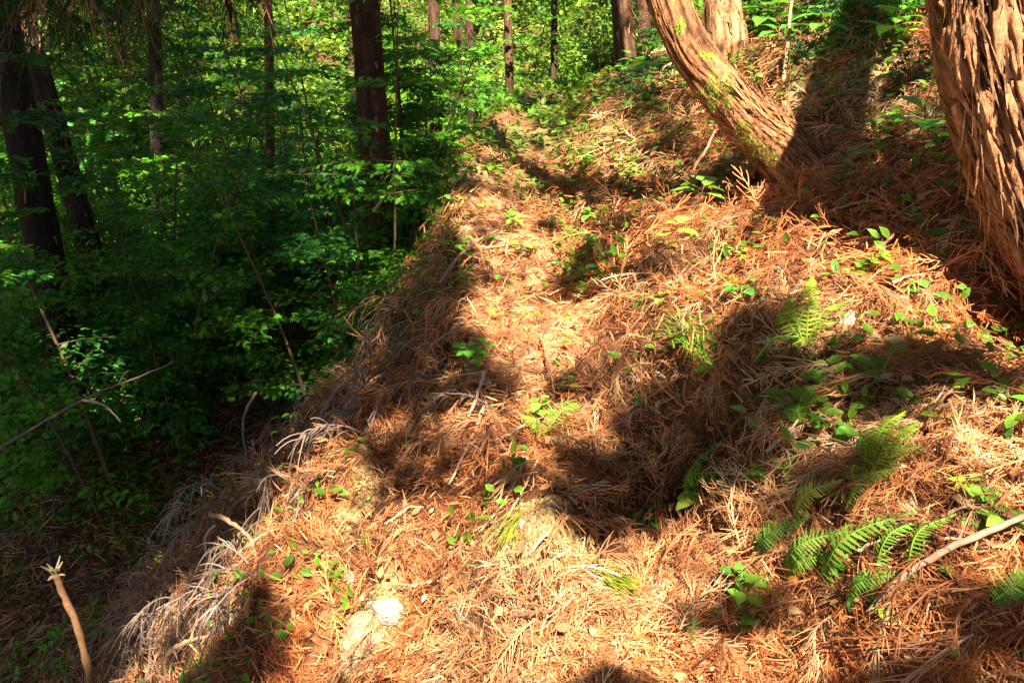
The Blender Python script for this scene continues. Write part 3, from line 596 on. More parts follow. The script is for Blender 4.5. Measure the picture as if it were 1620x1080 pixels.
# sunlit trees and bushes beyond
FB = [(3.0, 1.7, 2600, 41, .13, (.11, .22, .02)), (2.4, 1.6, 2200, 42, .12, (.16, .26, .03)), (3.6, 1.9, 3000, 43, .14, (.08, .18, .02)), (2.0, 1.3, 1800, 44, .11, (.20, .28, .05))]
def fbs(i): h, w_, n, s, l, c = FB[i]; return lambda: bush_proto(h, w_, n, s, l, c, stems=9)
sp3 = []
for _ in range(2500):
    th = r.uniform(R(-42), R(20)); d_ = r.uniform(13.0, 34); X_ = d_ * math.sin(th); Y_ = d_ * math.cos(th)
    if any(math.hypot(X_ - a, Y_ - b) < .55 + .05 * d_ for a, b in sp3): continue
    z_ = float(height(X_, Y_)); px, py, f = topix(np.array([X_, Y_, z_ + 1.0]))
    if not (-80 < px < 1060) or py < -150 or py > 420: continue
    if d_ < 15 and 700 < px < 960: continue
    sp3.append((X_, Y_))
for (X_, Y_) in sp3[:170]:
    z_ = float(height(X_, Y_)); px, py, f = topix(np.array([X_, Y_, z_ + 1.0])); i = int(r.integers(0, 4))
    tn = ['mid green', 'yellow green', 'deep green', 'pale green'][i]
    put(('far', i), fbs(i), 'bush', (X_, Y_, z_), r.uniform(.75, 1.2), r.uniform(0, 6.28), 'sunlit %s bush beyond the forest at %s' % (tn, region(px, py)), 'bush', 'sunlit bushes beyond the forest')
# far pole trunks
for k_ in range(14):
    for _ in range(30):
        th = r.uniform(R(-38), R(10)); d_ = r.uniform(15, 28); X_ = d_ * math.sin(th); Y_ = d_ * math.cos(th); z_ = float(height(X_, Y_)); px, py, f = topix(np.array([X_, Y_, 0.5]))
        if not (760 < px < 960): break
    rd = r.uniform(.04, .13); b_ = np.array([X_, Y_, z_]); lx = r.normal() * .35
    tree('forest_tree', b_, '%s dark trunk far back in the forest at %s' % ('thick' if rd > .1 else 'thin', region(px, 60)), 'tree', [b_ - [0, 0, .2], b_ + [lx * .3, 0, 3], b_ + [lx, 0, 9]], [rd * 1.2, rd, rd * .6], n=24, k=10, seed=60 + k_, c0=(.14, .07, .035), group='trunks far back in the forest')

# ------------------------------------------------------------------ ferns, seedlings and leafy plants on the slope
def frond(mb, B, T, wid, arch=.05, np_=20, col=(.12, .30, .04), up=None, r=rng, droop=.25):
    B = np.asarray(B, float); T = np.asarray(T, float); L = np.linalg.norm(T - B); mid = (B + T) / 2
    up = unit(normal(mid[0], mid[1]) if up is None else np.asarray(up, float))
    n = np_; P = spline([B, mid + up * arch, T], n + 2); tube(mb, P, np.linspace(.0028, .0012, n + 2), 4, np.array(col) * [1.3, 1.0, 1], cap=False)
    Tn = unit(np.gradient(P, axis=0)); pv = np.array([[0, -.5, 0], [0, .5, 0], [.5, .42, 0], [.5, -.42, 0], [1, .08, 0], [1, -.08, 0]]) ; pf = np.array([[0, 3, 2, 1], [3, 5, 4, 2]])
    pos = []; D = []; U = []; sz = []
    for i in range(1, n + 2):
        s = i / (n + 1); sh = math.sin(math.pi * min(1, .16 + .84 * s) ** .9) ** .7; Sd = unit(np.cross(Tn[i], up))
        for sg in (-1, 1):
            pos.append(P[i]); D.append(unit(Sd * sg + Tn[i] * .38 + up * (-droop + .1 * r.normal()) + .06 * r.normal(size=3))); U.append(up + .15 * r.normal(size=3)); sz.append([wid * max(sh, .12) * r.uniform(.88, 1.08), L / n * .62, 1])
    Rm = frames(np.array(D), np.array(U)) * np.array(sz)[:, None, :]
    scatter(mb, pv, pf, np.array(pos), Rm, np.array(col) * r.uniform(.75, 1.25, (len(pos), 1)))
BR, YG, DG = (.17, .36, .04), (.22, .34, .035), (.09, .23, .03)
FERNS = [  # label, [(base px, tip px, width, colour)...]
    ('largest bright green fern with a long arching frond at the bottom right', [((1288, 962), (1438, 862), .040, BR), ((1375, 945), (1446, 872), .030, BR)]),
    ('upright green fern frond just above the fallen branch at the lower right', [((1428, 945), (1494, 866), .036, BR)]),
    ('pale yellow green fern frond left of the tan stone', [((1332, 832), (1408, 792), .030, (.22, .36, .05))]),
    ('yellowish fern frond half buried in litter left of the stones', [((1250, 838), (1322, 806), .028, (.3, .36, .06))]),
    ('shaded green fern with fronds fanning low on the right slope', [((1185, 896), (1272, 862), .030, DG), ((1235, 925), (1330, 885), .034, (.14, .28, .04)), ((1240, 935), (1300, 925), .03, BR)]),
    ('low dark fern under the largest fern at the bottom right', [((1330, 985), (1410, 960), .03, DG), ((1365, 990), (1385, 950), .025, DG)]),
    ('small pale fern frond standing at the bottom edge of the slope', [((1090, 1035), (1100, 975), .016, (.13, .22, .05))]),
    ('small yellow green fern with layered fronds in the middle of the right slope', [((1272, 570), (1225, 535), .03, YG), ((1272, 570), (1330, 520), .03, YG), ((1272, 570), (1278, 480), .028, YG), ((1272, 570), (1240, 510), .025, YG), ((1270, 570), (1315, 552), .025, YG)]),
    ('flat green fern frond lying on dark litter right of the path', [((1190, 592), (1256, 574), .022, BR)]),
    ('fern in shade below the yellow green fern', [((1250, 690), (1215, 655), .03, (.10, .2, .03)), ((1250, 690), (1290, 655), .03, (.12, .25, .03)), ((1262, 692), (1262, 640), .03, BR)]),
    ('fern among litter below the big rough trunk', [((1390, 612), (1365, 575), .026, BR), ((1390, 612), (1425, 590), .026, YG)]),
    ('bright yellow green fern patch right of the shaded ferns', [((1370, 790), (1440, 720), .045, YG), ((1360, 785), (1395, 715), .04, YG), ((1350, 790), (1350, 735), .035, YG), ((1380, 780), (1450, 755), .035, YG), ((1375, 770), (1420, 700), .03, YG)]),
    ('green fern hanging at the foot of the curved mossy trunk', [((1232, 245), (1172, 262), .035, BR), ((1232, 245), (1205, 285), .035, BR), ((1232, 250), (1262, 232), .03, BR)]),
    ('small bright fern on the litter right of the curved trunk', [((1322, 285), (1380, 298), .028, BR), ((1350, 300), (1378, 282), .02, BR)]),
    ('dark fern hanging down the left bank of the path', [((612, 385), (575, 450), .05, (.03, .10, .035)), ((615, 385), (600, 462), .05, (.03, .10, .035)), ((622, 385), (628, 455), .05, (.035, .11, .035)), ((618, 382), (580, 425), .045, (.03, .1, .03))]),
    ('green fern at the path edge below the bright seedling', [((855, 705), (825, 670), .03, BR), ((860, 700), (915, 672), .028, BR), ((855, 705), (850, 665), .03, DG)]),
    ('dark fern frond in the hollow of the path bank', [((1085, 800), (1150, 790), .03, DG), ((1100, 820), (1135, 770), .025, DG)]),
    ('fern between the fallen branch and the right edge', [((1560, 985), (1610, 955), .03, BR), ((1560, 985), (1600, 990), .025, DG)]),
]
def fdepth(p): return np.dot(p - CAM, [0, CH, -SH])
for lab, fr in FERNS:
    B0 = at(*fr[0][0]); t = empty('fern', B0, lab, 'fern')
    for (b_, t_, w_, c_) in fr:
        B = at(*b_, .04); d_ = fdepth(B); T = at(*t_, .09); Ta = airp(t_[0], t_[1], d_)
        T = T if np.linalg.norm(T - B) < 2.2 * np.linalg.norm(Ta - B) else Ta
        if T[2] < height(T[0], T[1]) + .08: T[2] = height(T[0], T[1]) + .09
        mb = MB(); frond(mb, B, T, w_ * d_ / 2.0 * 1.15, .05 * np.linalg.norm(T - B) / .2, 22, c_, r=r); mb.build('frond', 'leaf', t, loc=B0)
def plant(name, px, py, leaves, hpx, label, cat, col=BR, size=.06, n=6, seed=0, stemc=(.2, .1, .05), f=None, spread=.5, lobes=False):
    rg = np.random.default_rng(seed + 100); B = at(px, py); d_ = fdepth(B); H = hpx / F * d_
    t = empty(name, B, label, cat); st = MB(); top = B + [rg.normal() * .02, rg.normal() * .02, H]; P = spline([B - [0, 0, .02], (B + top) / 2 + rg.normal(size=3) * .01, top], 8)
    tube(st, P, np.linspace(.003, .0018, 8), 5, stemc); st.build('stem', 'twig', t, loc=B)
    for q in range(n):
        s = .45 + .55 * (q + 1) / n; p = P[min(7, int(s * 7))]; a = q * 2.4 + rg.uniform(0, 1); el = rg.uniform(-.1, .6)
        d = np.array([math.cos(a), math.sin(a), el]); mb = MB(); sz = size * rg.uniform(.7, 1.15)
        pet = p + unit(d) * sz * .25; tube(mb, [p, pet], [.0015, .001], 3, np.array(col) * .8, cap=False)
        m = 9; tt = np.linspace(0, 1, m); wdt = np.sin(np.pi * tt ** .8) * .33 * sz + .001; ax = pet + unit(d) * (tt * sz)[:, None] + np.array([0, 0, -.3])[None] * (tt ** 2 * sz)[:, None]
        sd = unit(np.cross(unit(d), [0, 0, 1])); upn = np.cross(sd, unit(d))
        v = np.stack([ax + sd * wdt[:, None] + upn * .15 * wdt[:, None], ax, ax - sd * wdt[:, None] + upn * .15 * wdt[:, None]], 1).reshape(-1, 3)
        i = 3 * np.arange(m - 1); f4 = np.concatenate([np.stack([i, i + 1, i + 4, i + 3], -1), np.stack([i + 1, i + 2, i + 5, i + 4], -1)])
        cc = np.tile(np.array([1, 1.25, .95]), m)[:, None] * np.array(col) * rg.uniform(.8, 1.25); mb.add(v, f4, cc); mb.build('leaf', 'leaf', t, smooth=True, loc=B)
    return t
PL = [
    ('seedling', 1178, 985, 75, 'small seedling with bright leaves on a reddish stem at the bottom of the slope', BR, .055, 6),
    ('seedling', 1165, 935, 45, 'three leaved dark green seedling above the bright reddish stemmed one', (.08, .24, .03), .05, 4),
    ('seedling', 1150, 995, 25, 'pair of broad leaves left of the reddish stemmed seedling', (.10, .28, .03), .055, 3),
    ('seedling', 1100, 335, 45, 'upright bright green sprout with long leaves in front of the curved trunk', (.2, .4, .05), .13, 7),
    ('seedling', 1070, 385, 30, 'yellow green sprout left below the long leaved sprout', (.32, .45, .05), .10, 5),
    ('seedling', 740, 585, 35, 'bright green seedling clump on the left path edge', (.12, .38, .03), .08, 9),
    ('seedling', 762, 565, 25, 'small bright seedling right of the clump on the left path edge', (.12, .38, .03), .06, 4),
    ('seedling', 850, 668, 50, 'bright green seedling climbing at the middle of the left path edge', (.13, .4, .03), .055, 9),
    ('seedling', 875, 625, 20, 'tiny round leaved seedling above the middle path edge seedling', (.2, .42, .05), .045, 4),
    ('seedling', 1165, 485, 25, 'dark green seedling right of the pale fern tuft', (.07, .26, .03), .06, 6),
    ('seedling', 1190, 470, 20, 'small green seedling beside the dark green one on the right slope', (.08, .26, .03), .05, 4),
    ('seedling', 1052, 400, 22, 'tiny yellow green sprout at the right side of the path', YG, .06, 4),
    ('seedling', 1320, 650, 25, 'broad oval leaves lying in the shade in the middle of the right slope', (.09, .26, .02), .085, 4),
    ('seedling', 1185, 640, 18, 'twin leaved seedling in the shaded litter', (.09, .25, .04), .05, 3),
    ('seedling', 1130, 635, 15, 'small round leaf seedling right of the hollow', (.07, .22, .05), .04, 2),
    ('seedling', 1072, 632, 12, 'single leaf seedling at the right side of the path', BR, .045, 2),
    ('seedling', 1350, 690, 18, 'seedling in shade below the broad oval leaves', (.07, .24, .02), .06, 5),
    ('seedling', 1400, 735, 22, 'green seedling at the top of the bright fern patch', (.12, .36, .02), .06, 6),
    ('seedling', 1600, 640, 14, 'seedling below the dark pit at the right edge', (.15, .3, .04), .05, 4),
    ('seedling', 700, 262, 50, 'green seedling overhanging the left edge of the far path', (.07, .28, .02), .09, 8),
    ('seedling', 675, 300, 60, 'cluster of shaded heart leaves on the bank left of the path', (.05, .22, .02), .10, 10),
    ('seedling', 1350, 600, 16, 'rounded green leaf right of the yellow green fern', (.1, .3, .02), .05, 3),
    ('seedling', 800, 505, 18, 'yellowing sprig in the middle of the path edge litter', (.3, .36, .05), .05, 5),
    ('seedling', 955, 440, 22, 'dark grassy sprig on the right of the path', (.06, .18, .02), .08, 6),
    ('seedling', 855, 310, 25, 'upright green sprig in the middle of the far path', (.12, .28, .03), .08, 7),
    ('seedling', 780, 385, 14, 'low green sprig on the left edge of the path', (.1, .25, .03), .06, 6),
    ('seedling', 1500, 1040, 20, 'shaded sprig below the fallen branch at the bottom right', DG, .05, 5),
    ('seedling', 1075, 960, 12, 'tiny sprig at the bottom centre of the slope', (.12, .3, .03), .035, 4),
    ('leafy_plant', 1445, 250, 70, 'plant with big broad green leaves left of the big rough trunk', (.14, .42, .03), .14, 7),
    ('leafy_plant', 1405, 222, 45, 'smaller broad leaved plant left of the big leaved one', (.09, .34, .03), .11, 5),
    ('leafy_plant', 1030, 158, 75, 'glossy leaved plant left of the curved mossy trunk', (.10, .32, .03), .16, 14),
    ('leafy_plant', 1065, 150, 60, 'pale glossy plant tucked against the curved mossy trunk', (.16, .36, .06), .15, 9),
    ('leafy_plant', 1410, 95, 80, 'bright leaved plant at the top beside the big rough trunk', (.15, .40, .03), .15, 11),
    ('leafy_plant', 1300, 80, 60, 'glossy green plant on the upper slope between the trunks', (.10, .30, .03), .15, 12),
    ('leafy_plant', 1330, 40, 50, 'green plant at the top of the slope between the trunks', (.09, .28, .03), .16, 12),
    ('leafy_plant', 1225, 95, 50, 'leafy plant right of the pale straight trunk', (.08, .26, .03), .14, 10),
    ('leafy_plant', 1200, 60, 50, 'higher leafy plant behind the pale straight trunk', (.1, .28, .03), .17, 12),
    ('leafy_plant', 1260, 50, 40, 'leafy plant on the upper slope right of the upright stick', (.1, .3, .03), .16, 12),
    ('leafy_plant', 1380, 20, 40, 'dark leafy plant at the top edge left of the big rough trunk', (.06, .2, .03), .16, 12),
    ('leafy_plant', 1000, 130, 40, 'low leafy plant right of the sunlit far path', (.1, .28, .03), .14, 12),
    ('leafy_plant', 430, 505, 60, 'drooping pale backed leaves above the dark hollow', (.12, .2, .12), .16, 7),
    ('leafy_plant', 350, 560, 55, 'plant with a few hanging pale leaves left of the dark hollow', (.12, .2, .12), .13, 4),
]
for k_, (nm, px, py, hp, lab, c_, sz, n_) in enumerate(PL): plant(nm, px, py, None, hp, lab, 'plant' if nm != 'seedling' else 'seedling', c_, sz, n_, k_)
r = np.random.default_rng(404)
for k_ in range(66):
    zone = k_ % 3
    px, py = (r.uniform(1010, 1600), r.uniform(340, 1050)) if zone < 2 else (r.uniform(700, 1010), r.uniform(165, 420))
    c_ = [BR, YG, (.18, .38, .03), (.08, .26, .03)][k_ % 4]; tn_ = ['bright green', 'yellow green', 'lime green', 'dark green'][k_ % 4]; n_ = int(r.integers(3, 9)); sz = r.uniform(.03, .07) * (1 if zone < 2 else 1.5)
    plant('seedling', px, py, None, r.uniform(10, 26), '%s %s seedling in the litter at %s' % ('many leaved' if n_ > 5 else 'few leaved', tn_, region(px, py)), 'seedling', c_, sz, n_, 300 + k_)['group'] = 'small seedlings growing through the litter'
# grass tufts
def tuft(px, py, n, L, label, col, seed, spread=.8, toward=None):
    rg = np.random.default_rng(seed); B = at(px, py, .0); mb = MB()
    for q in range(n):
        a = rg.uniform(0, 6.28); s = rg.uniform(.2, 1) * spread; d = np.array([math.cos(a) * s, math.sin(a) * s, rg.uniform(.4, 1)])
        if toward is not None: d = d * .45 + np.array(toward)
        d = unit(d); l = L * rg.uniform(.5, 1.1); t = np.linspace(0, 1, 6)[:, None]; P = B + rg.normal(size=3) * [.02, .02, 0] + d * t * l + np.array([d[0] * .2, d[1] * .2, -.45]) * t ** 2 * l
        sd = unit(np.cross(d, [0, 0, 1])); wv = np.linspace(.0032, .0006, 6)[:, None] * L / .15; v = np.stack([P + sd * wv, P - sd * wv], 1).reshape(-1, 3); i = 2 * np.arange(5)
        mb.add(v, np.stack([i, i + 1, i + 3, i + 2], -1), np.array(col) * rg.uniform(.7, 1.3))
    return tag(mb.build('grass_tuft', 'leaf', loc=B), label, 'grass')
tuft(1095, 545, 90, .22, 'pale yellow green feathery tuft right of the path', (.26, .40, .05), 1)
tuft(1112, 565, 60, .16, 'greener tuft at the foot of the pale feathery tuft', (.16, .38, .04), 2)
tuft(925, 905, 60, .16, 'yellowing green spray lying below the dark hollow', (.25, .33, .03), 3, toward=(.8, -.4, .1))
tuft(965, 945, 45, .12, 'yellow tipped spray right of the yellowing green one', (.42, .42, .04), 4, toward=(.8, -.3, .1))
tuft(825, 820, 50, .14, 'yellow green tuft on the bare soil edge of the path', (.3, .34, .04), 5, toward=(-.3, -.8, .1))
tuft(1170, 770, 14, .1, 'thin green grass blades in the shaded litter', (.1, .32, .05), 6)
tuft(1300, 1010, 10, .11, 'arching grass blades at the bottom of the right slope', (.24, .36, .05), 7)
tuft(880, 690, 30, .1, 'short green tuft on the path edge below the fern', (.13, .28, .04), 8)
tuft(1160, 460, 30, .12, 'yellow green tuft above the dark green seedling', (.28, .38, .05), 9)
tuft(830, 500, 24, .12, 'green grass sprig in the middle of the path', (.2, .34, .05), 10)
tuft(915, 300, 60, .16, 'low grass patch across the far path', (.2, .26, .05), 11, spread=1.2)
tuft(350, 1045, 40, .14, 'green tuft on the edge of the drop at the bottom left', (.14, .28, .04), 12)
tuft(740, 990, 18, .1, 'yellow green sprig lying in the bright litter at the bottom', (.3, .4, .03), 13, toward=(.7, .3, .1))
tuft(1010, 490, 24, .1, 'dark green sprig right of the shaded path', (.08, .22, .03), 14)

# ------------------------------------------------------------------ sticks, roots, branches
def stick(label, pts, wpx, col=(.36, .22, .12), f=None, name='fallen_branch', cat='branch', lift=.02, r1=.5, twigs=0, seed=0):
    if f is None: Pt = [at(*p, lift) for p in pts]
    else:
        ff = f if isinstance(f, (list, tuple)) else [f] * len(pts); Pt = [airp(p[0], p[1], q) for p, q in zip(pts, ff)]
        for p in Pt: p[2] = max(p[2], float(height(p[0], p[1])) + .012)
    d_ = fdepth(Pt[0]); rad = max(wpx / 2 / F * d_, .0022); n = max(14, 5 * len(pts)); P = spline(Pt, n); rg = np.random.default_rng(seed + 7)
    P = P + rg.normal(size=P.shape) * rad * (.08 if name == 'broken_stick' else .25); B = Pt[0].copy(); mb = MB(); tube(mb, P, np.linspace(rad, rad * r1, n) * (1 + .12 * rg.normal(size=n)), 8, col)
    for q in range(twigs):
        i = rg.integers(2, n - 1); a = unit(unit(P[i] - P[i - 1]) + rg.normal(size=3) * .8); L = rg.uniform(.04, .15); tube(mb, spline([P[i], P[i] + a * L * .5, P[i] + a * L + [0, 0, -.02]], 5), np.linspace(rad * .5, rad * .2, 5), 4, col, cap=False)
    return tag(mb.build(name, 'twig', smooth=True, loc=B), label, cat)
gd = at(140, 1060)
stub = stick('upright broken stick with a splintered pale top at the bottom left', [(165, 1240), (150, 1130), (140, 1060), (122, 990), (98, 935), (88, 906)], 10, (.20, .10, .045), [3.0, 2.8, 2.7, 2.65, 2.6, 2.58], name='broken_stick', cat='stick', r1=.95)
mb = MB(); top = airp(88, 906, 2.58)
for q in range(9):
    a = q * .7; d = unit(np.array([math.cos(a) * .7, math.sin(a) * .7, .8 if q % 3 else -.2])); tube(mb, [top - [0, 0, .012], top + d * .018, top + d * (.03 + .012 * (q % 3))], [.007, .005, .0015], 5, (.24, .18, .10))
o = mb.build('splintered_end', 'twig', loc=None); o.parent = stub; o.location = -stub.location
BRN = (.24, .12, .06); PAL = (.30, .19, .11); GRY = (.10, .07, .05)
stick('long thin fallen branch slanting up from the left edge', [(-40, 735), (60, 672), (140, 628), (210, 600), (275, 572)], 6, (.09, .062, .045), 3.9, twigs=3, r1=.4)
stick('thin side twig hanging under the long branch at the left', [(130, 632), (165, 640), (192, 668)], 4, (.32, .22, .15), 3.9)
stick('arching sunlit brown branch over the dark hollow at the lower left', [(332, 812), (365, 824), (395, 850), (405, 885), (397, 925), (388, 960)], 8, (.26, .14, .075), [3.3, 3.25, 3.2, 3.15, 3.15, 3.2])
stick('thin loop of root curling left of the arching brown branch', [(340, 830), (325, 850), (330, 890), (350, 930), (370, 960)], 5, GRY, 3.3)
stick('long arching grey stem above the dark hollow', [(405, 620), (386, 660), (388, 710), (402, 760), (415, 785)], 5, GRY, 3.9)
stick('thin upright twig standing left of the bare yellow soil', [(512, 770), (518, 720), (526, 670), (530, 600)], 4, BRN, [3.5, 3.5, 3.5, 3.5])
stick('pale thin twig leaning right of the upright twig', [(512, 765), (528, 715), (536, 672)], 4, BRN, 3.3)
stick('thin curved twig sagging over the bank', [(455, 735), (475, 690), (500, 650), (520, 615), (565, 575)], 4, GRY, 3.7)
stick('hooked dark twig under the hanging sprays', [(430, 705), (455, 735), (490, 745), (510, 720)], 4, GRY, 3.6)
stick('straight upright stick on the slope behind the curved trunk', [(1238, 148), (1246, 70), (1258, -40)], 8, (.42, .24, .13), 4.75, name='upright_stick', cat='stick')
stick('pale bent vine curling from the curved trunk base', [(1206, 150), (1210, 185), (1228, 210), (1262, 222), (1304, 234)], 6, (.5, .32, .18), 3.9, name='vine', cat='vine')
stick('thin straight twig pointing left under the broad leaves', [(1310, 264), (1370, 259), (1438, 250)], 4, PAL, 3.3)
stick('short twig sticking out left of the big rough trunk', [(1454, 309), (1532, 298)], 5, PAL, 2.7)
stick('forked bent stick standing left of the big rough trunk', [(1416, 488), (1424, 420), (1440, 385), (1478, 362), (1540, 316)], 7, (.45, .22, .12), [2.9, 2.85, 2.8, 2.75, 2.7], twigs=2)
stick('thin leaning stick behind the forked bent stick', [(1425, 420), (1455, 350), (1492, 312)], 5, (.35, .2, .12), 2.95)
stick('thin branch lying from the pit edge towards the left', [(1485, 448), (1540, 430), (1602, 412)], 6, PAL, None, lift=.05)
stick('green thin stalk crossing the litter by the big trunk', [(1508, 385), (1553, 406)], 4, (.35, .4, .1), 2.6)
stick('thick fallen branch lying across the bottom right corner', [(1362, 1018), (1400, 978), (1450, 940), (1530, 902), (1640, 852)], 11, (.30, .17, .11), None, lift=.085, r1=.9, twigs=2)
stick('knobbly brown twig beside the fallen branch at the bottom right', [(1495, 1010), (1530, 970), (1590, 940)], 10, (.32, .14, .06), None, lift=.03)
stick('short dark twig at the bottom right corner', [(1510, 1010), (1528, 1090)], 8, (.25, .11, .06), None, lift=.03)
stick('rust brown root piece above the fern patch', [(1290, 770), (1315, 748), (1342, 722)], 12, (.30, .12, .055), None, lift=.03)
stick('pale straight twig lying right of the path hollow', [(985, 668), (1030, 638), (1078, 606)], 6, PAL, None, lift=.03)
stick('pale twig lying at the left path edge above the seedling clump', [(682, 566), (705, 545), (738, 528)], 6, PAL, None, lift=.05)
stick('pale long twig running down the bank above the bare soil edge', [(770, 660), (745, 720), (712, 790)], 6, PAL, None, lift=.06)
stick('thin twig beside the bare soil edge of the path', [(900, 835), (868, 860), (838, 895)], 7, (.45, .28, .15), None, lift=.04)
stick('greenish stalk running down from the path edge fern', [(835, 745), (800, 810), (757, 865)], 5, (.42, .38, .14), None, lift=.05)
stick('second greenish stalk beside the first below the path edge', [(850, 750), (822, 805), (790, 865)], 4, (.45, .32, .14), None, lift=.05)
stick('dead pale branch across the bank at the middle left', [(695, 480), (730, 430), (768, 400)], 6, (.24, .16, .10), None, lift=.10, twigs=4)
stick('pale broken branch end on the left path edge', [(725, 398), (765, 412), (800, 410)], 6, (.34, .21, .11), None, lift=.08, twigs=3)
stick('leaning pale stick in the forest left of the far path', [(590, 335), (625, 290), (650, 262)], 6, (.4, .27, .12), 6.2)
stick('short pale log lying in the bright litter at the bottom', [(655, 938), (710, 928)], 9, (.6, .38, .2), None, lift=.03)
stick('small twig on the edge of the drop at the bottom left', [(415, 1000), (465, 950)], 7, BRN, None, lift=.05)
stick('pale forked twig poking over the edge at the bottom left', [(270, 1055), (300, 1035), (330, 1030)], 9, (.6, .34, .18), None, lift=.07, twigs=3)
stick('brown twig pushed into the litter below the curved trunk', [(1100, 262), (1118, 235), (1132, 205)], 6, (.4, .22, .12), 3.9)
stick('thin brown branch trailing over the slope middle', [(1010, 365), (1060, 345), (1110, 338)], 6, (.42, .22, .1), None, lift=.04)
stick('long thin branch lying on the upper right slope', [(1230, 395), (1320, 350), (1400, 335)], 6, (.4, .22, .12), None, lift=.05)
stick('thin stick half buried across the right slope', [(1440, 700), (1480, 650), (1500, 610)], 5, PAL, None, lift=.04)
r = np.random.default_rng(77)
for k_ in range(46):                                    # small twigs strewn over the litter
    px = r.uniform(560, 1600); py = r.uniform(330, 1060)
    if left_shade(px - 40, py): continue
    a = r.normal() * .5 + (2.4 if px < 900 else -.6); L = r.uniform(40, 95); ex_ = math.cos(a) * L; ey = math.sin(a) * L
    kd = ['rust brown', 'dark brown', 'pale'][k_ % 3]; c_ = [(.32, .13, .06), (.2, .09, .05), (.48, .33, .2)][k_ % 3]
    stick('%s twig strewn on the litter at %s' % (kd, region(px, py)), [(px, py), (px + ex_ * .5, py + ey * .5 + r.normal() * 5), (px + ex_, py + ey)], r.uniform(3.5, 7), c_, None, name='twig', cat='twig', lift=.06, seed=k_)['group'] = 'small twigs strewn over the litter'

# ------------------------------------------------------------------ stones
def stone(px, py, wpx, hpx, label, col, seed, sink=.42):
    rg = np.random.default_rng(seed); p = at(px, py); d_ = fdepth(p); a, b = wpx / 2 / F * d_, hpx / 2 / F * d_; nu, nv_ = 48, 32; th = np.linspace(0, 2 * np.pi, nu, endpoint=False); ph = np.linspace(.05, math.pi - .05, nv_)
    Th, Ph = np.meshgrid(th, ph, indexing='ij'); D = np.stack([np.sin(Ph) * np.cos(Th), np.sin(Ph) * np.sin(Th), np.cos(Ph)], -1)
    q = np.ones(Th.shape)
    for _ in range(11):
        nn = unit(rg.normal(size=3)); c = rg.uniform(.42, .85); dd = D @ nn; q = np.where(dd * q > c, c / np.maximum(dd, 1e-3), q)
    q = q * (1 + .10 * fbm(D[..., 0] * 4 + seed, D[..., 1] * 4 + D[..., 2] * 5, seed, 4))
    v = D * q[..., None] * [a, (a + b) * .5, b] + (p + normal(p[0], p[1]) * b * (1 - 2 * sink)); I_ = np.arange(nu * nv_).reshape(nu, nv_); J = np.roll(I_, -1, 0)
    f4 = np.stack([I_[:, :-1], J[:, :-1], J[:, 1:], I_[:, 1:]], -1).reshape(-1, 4); mb = MB(); mb.add(v.reshape(-1, 3), f4[:, ::-1], np.array(col)); return tag(mb.build('stone', 'rock', loc=p), label, 'stone')
stone(608, 968, 70, 50, 'brightest white stone on the slope at the bottom', (.52, .45, .34), 1, .66)
stone(556, 915, 40, 34, 'grey white stone above the brightest white stone', (.5, .44, .33), 2, .62)
stone(592, 1020, 150, 190, 'big pale yellowish boulder at the bottom edge', (.46, .35, .2), 3, .8)
stone(1436, 812, 44, 50, 'tan angular stone on the right slope', (.62, .42, .24), 4)
stone(1464, 834, 30, 26, 'small white stone right of the tan stone', (.8, .72, .62), 5)
stone(828, 832, 16, 16, 'small white stone on the bare soil edge of the path', (.75, .7, .55), 6)
stone(1338, 512, 26, 44, 'pale bright stone on the upper right slope', (.72, .55, .42), 7)
stone(986, 600, 12, 10, 'tiny white pebble in the middle of the path', (.8, .72, .6), 8)
stone(1530, 800, 50, 30, 'flat brown stone right of the white one', (.45, .27, .13), 9)
stone(648, 592, 9, 8, 'tiny white pebble on the shaded bank', (.7, .66, .6), 10)
stone(1545, 590, 60, 20, 'flat pale stone at the lip of the dark pit', (.55, .38, .24), 11)
stone(893, 956, 40, 22, 'flat tan stone under the dead spray at the bottom centre', (.6, .42, .28), 12)

# ------------------------------------------------------------------ dead hanging sprays on the bank (countable) 
def deadspray(mb, B, D, L, r, col, nb=16, droop=.9, w_=.0028):
    D = unit(np.asarray(D, float)); t = np.linspace(0, 1, 9)[:, None]; P = B + D * t * L + np.array([0, 0, -1.]) * t ** 2 * L * droop
    tube(mb, P, np.linspace(w_ * 1.5, w_ * .7, 9), 4, np.array(col) * .8, cap=False); T = unit(np.gradient(P, axis=0))
    for q in range(nb):
        i = 1 + int(7.9 * q / nb); s = unit(np.cross(T[i], r.normal(size=3))); l = L * r.uniform(.15, .42); tt = np.linspace(0, 1, 5)[:, None]
        Q = P[i] + (T[i] * .7 + s * .75) * tt * l + np.array([0, 0, -1.]) * tt ** 2 * l * .55; c = np.array(col) * r.uniform(.6, 1.4)
        sd = unit(np.cross(T[i], s) + .3 * r.normal(size=3)); wv = np.linspace(w_, w_ * .5, 5)[:, None]
        v = np.stack([Q + sd * wv, Q - sd * wv], 1).reshape(-1, 3); k = 2 * np.arange(4); mb.add(v, np.stack([k, k + 1, k + 3, k + 2], -1), c)
r = np.random.default_rng(31)
HS = [(655, 480), (640, 520), (670, 500), (600, 640), (575, 655), (720, 440), (745, 430), (700, 450), (770, 700), (755, 690), (560, 540), (520, 560), (470, 590), (540, 600), (500, 640), (450, 650), (420, 690), (480, 700), (390, 740), (360, 790), (440, 770), (340, 850), (300, 860), (260, 880), (230, 930), (290, 920), (350, 900), (400, 860), (460, 820), (250, 990), (300, 980), (620, 560), (690, 560), (590, 590), (660, 600), (620, 680), (560, 690), (690, 640), (735, 500), (330, 760), (410, 930), (370, 980), (230, 860), (200, 950)]
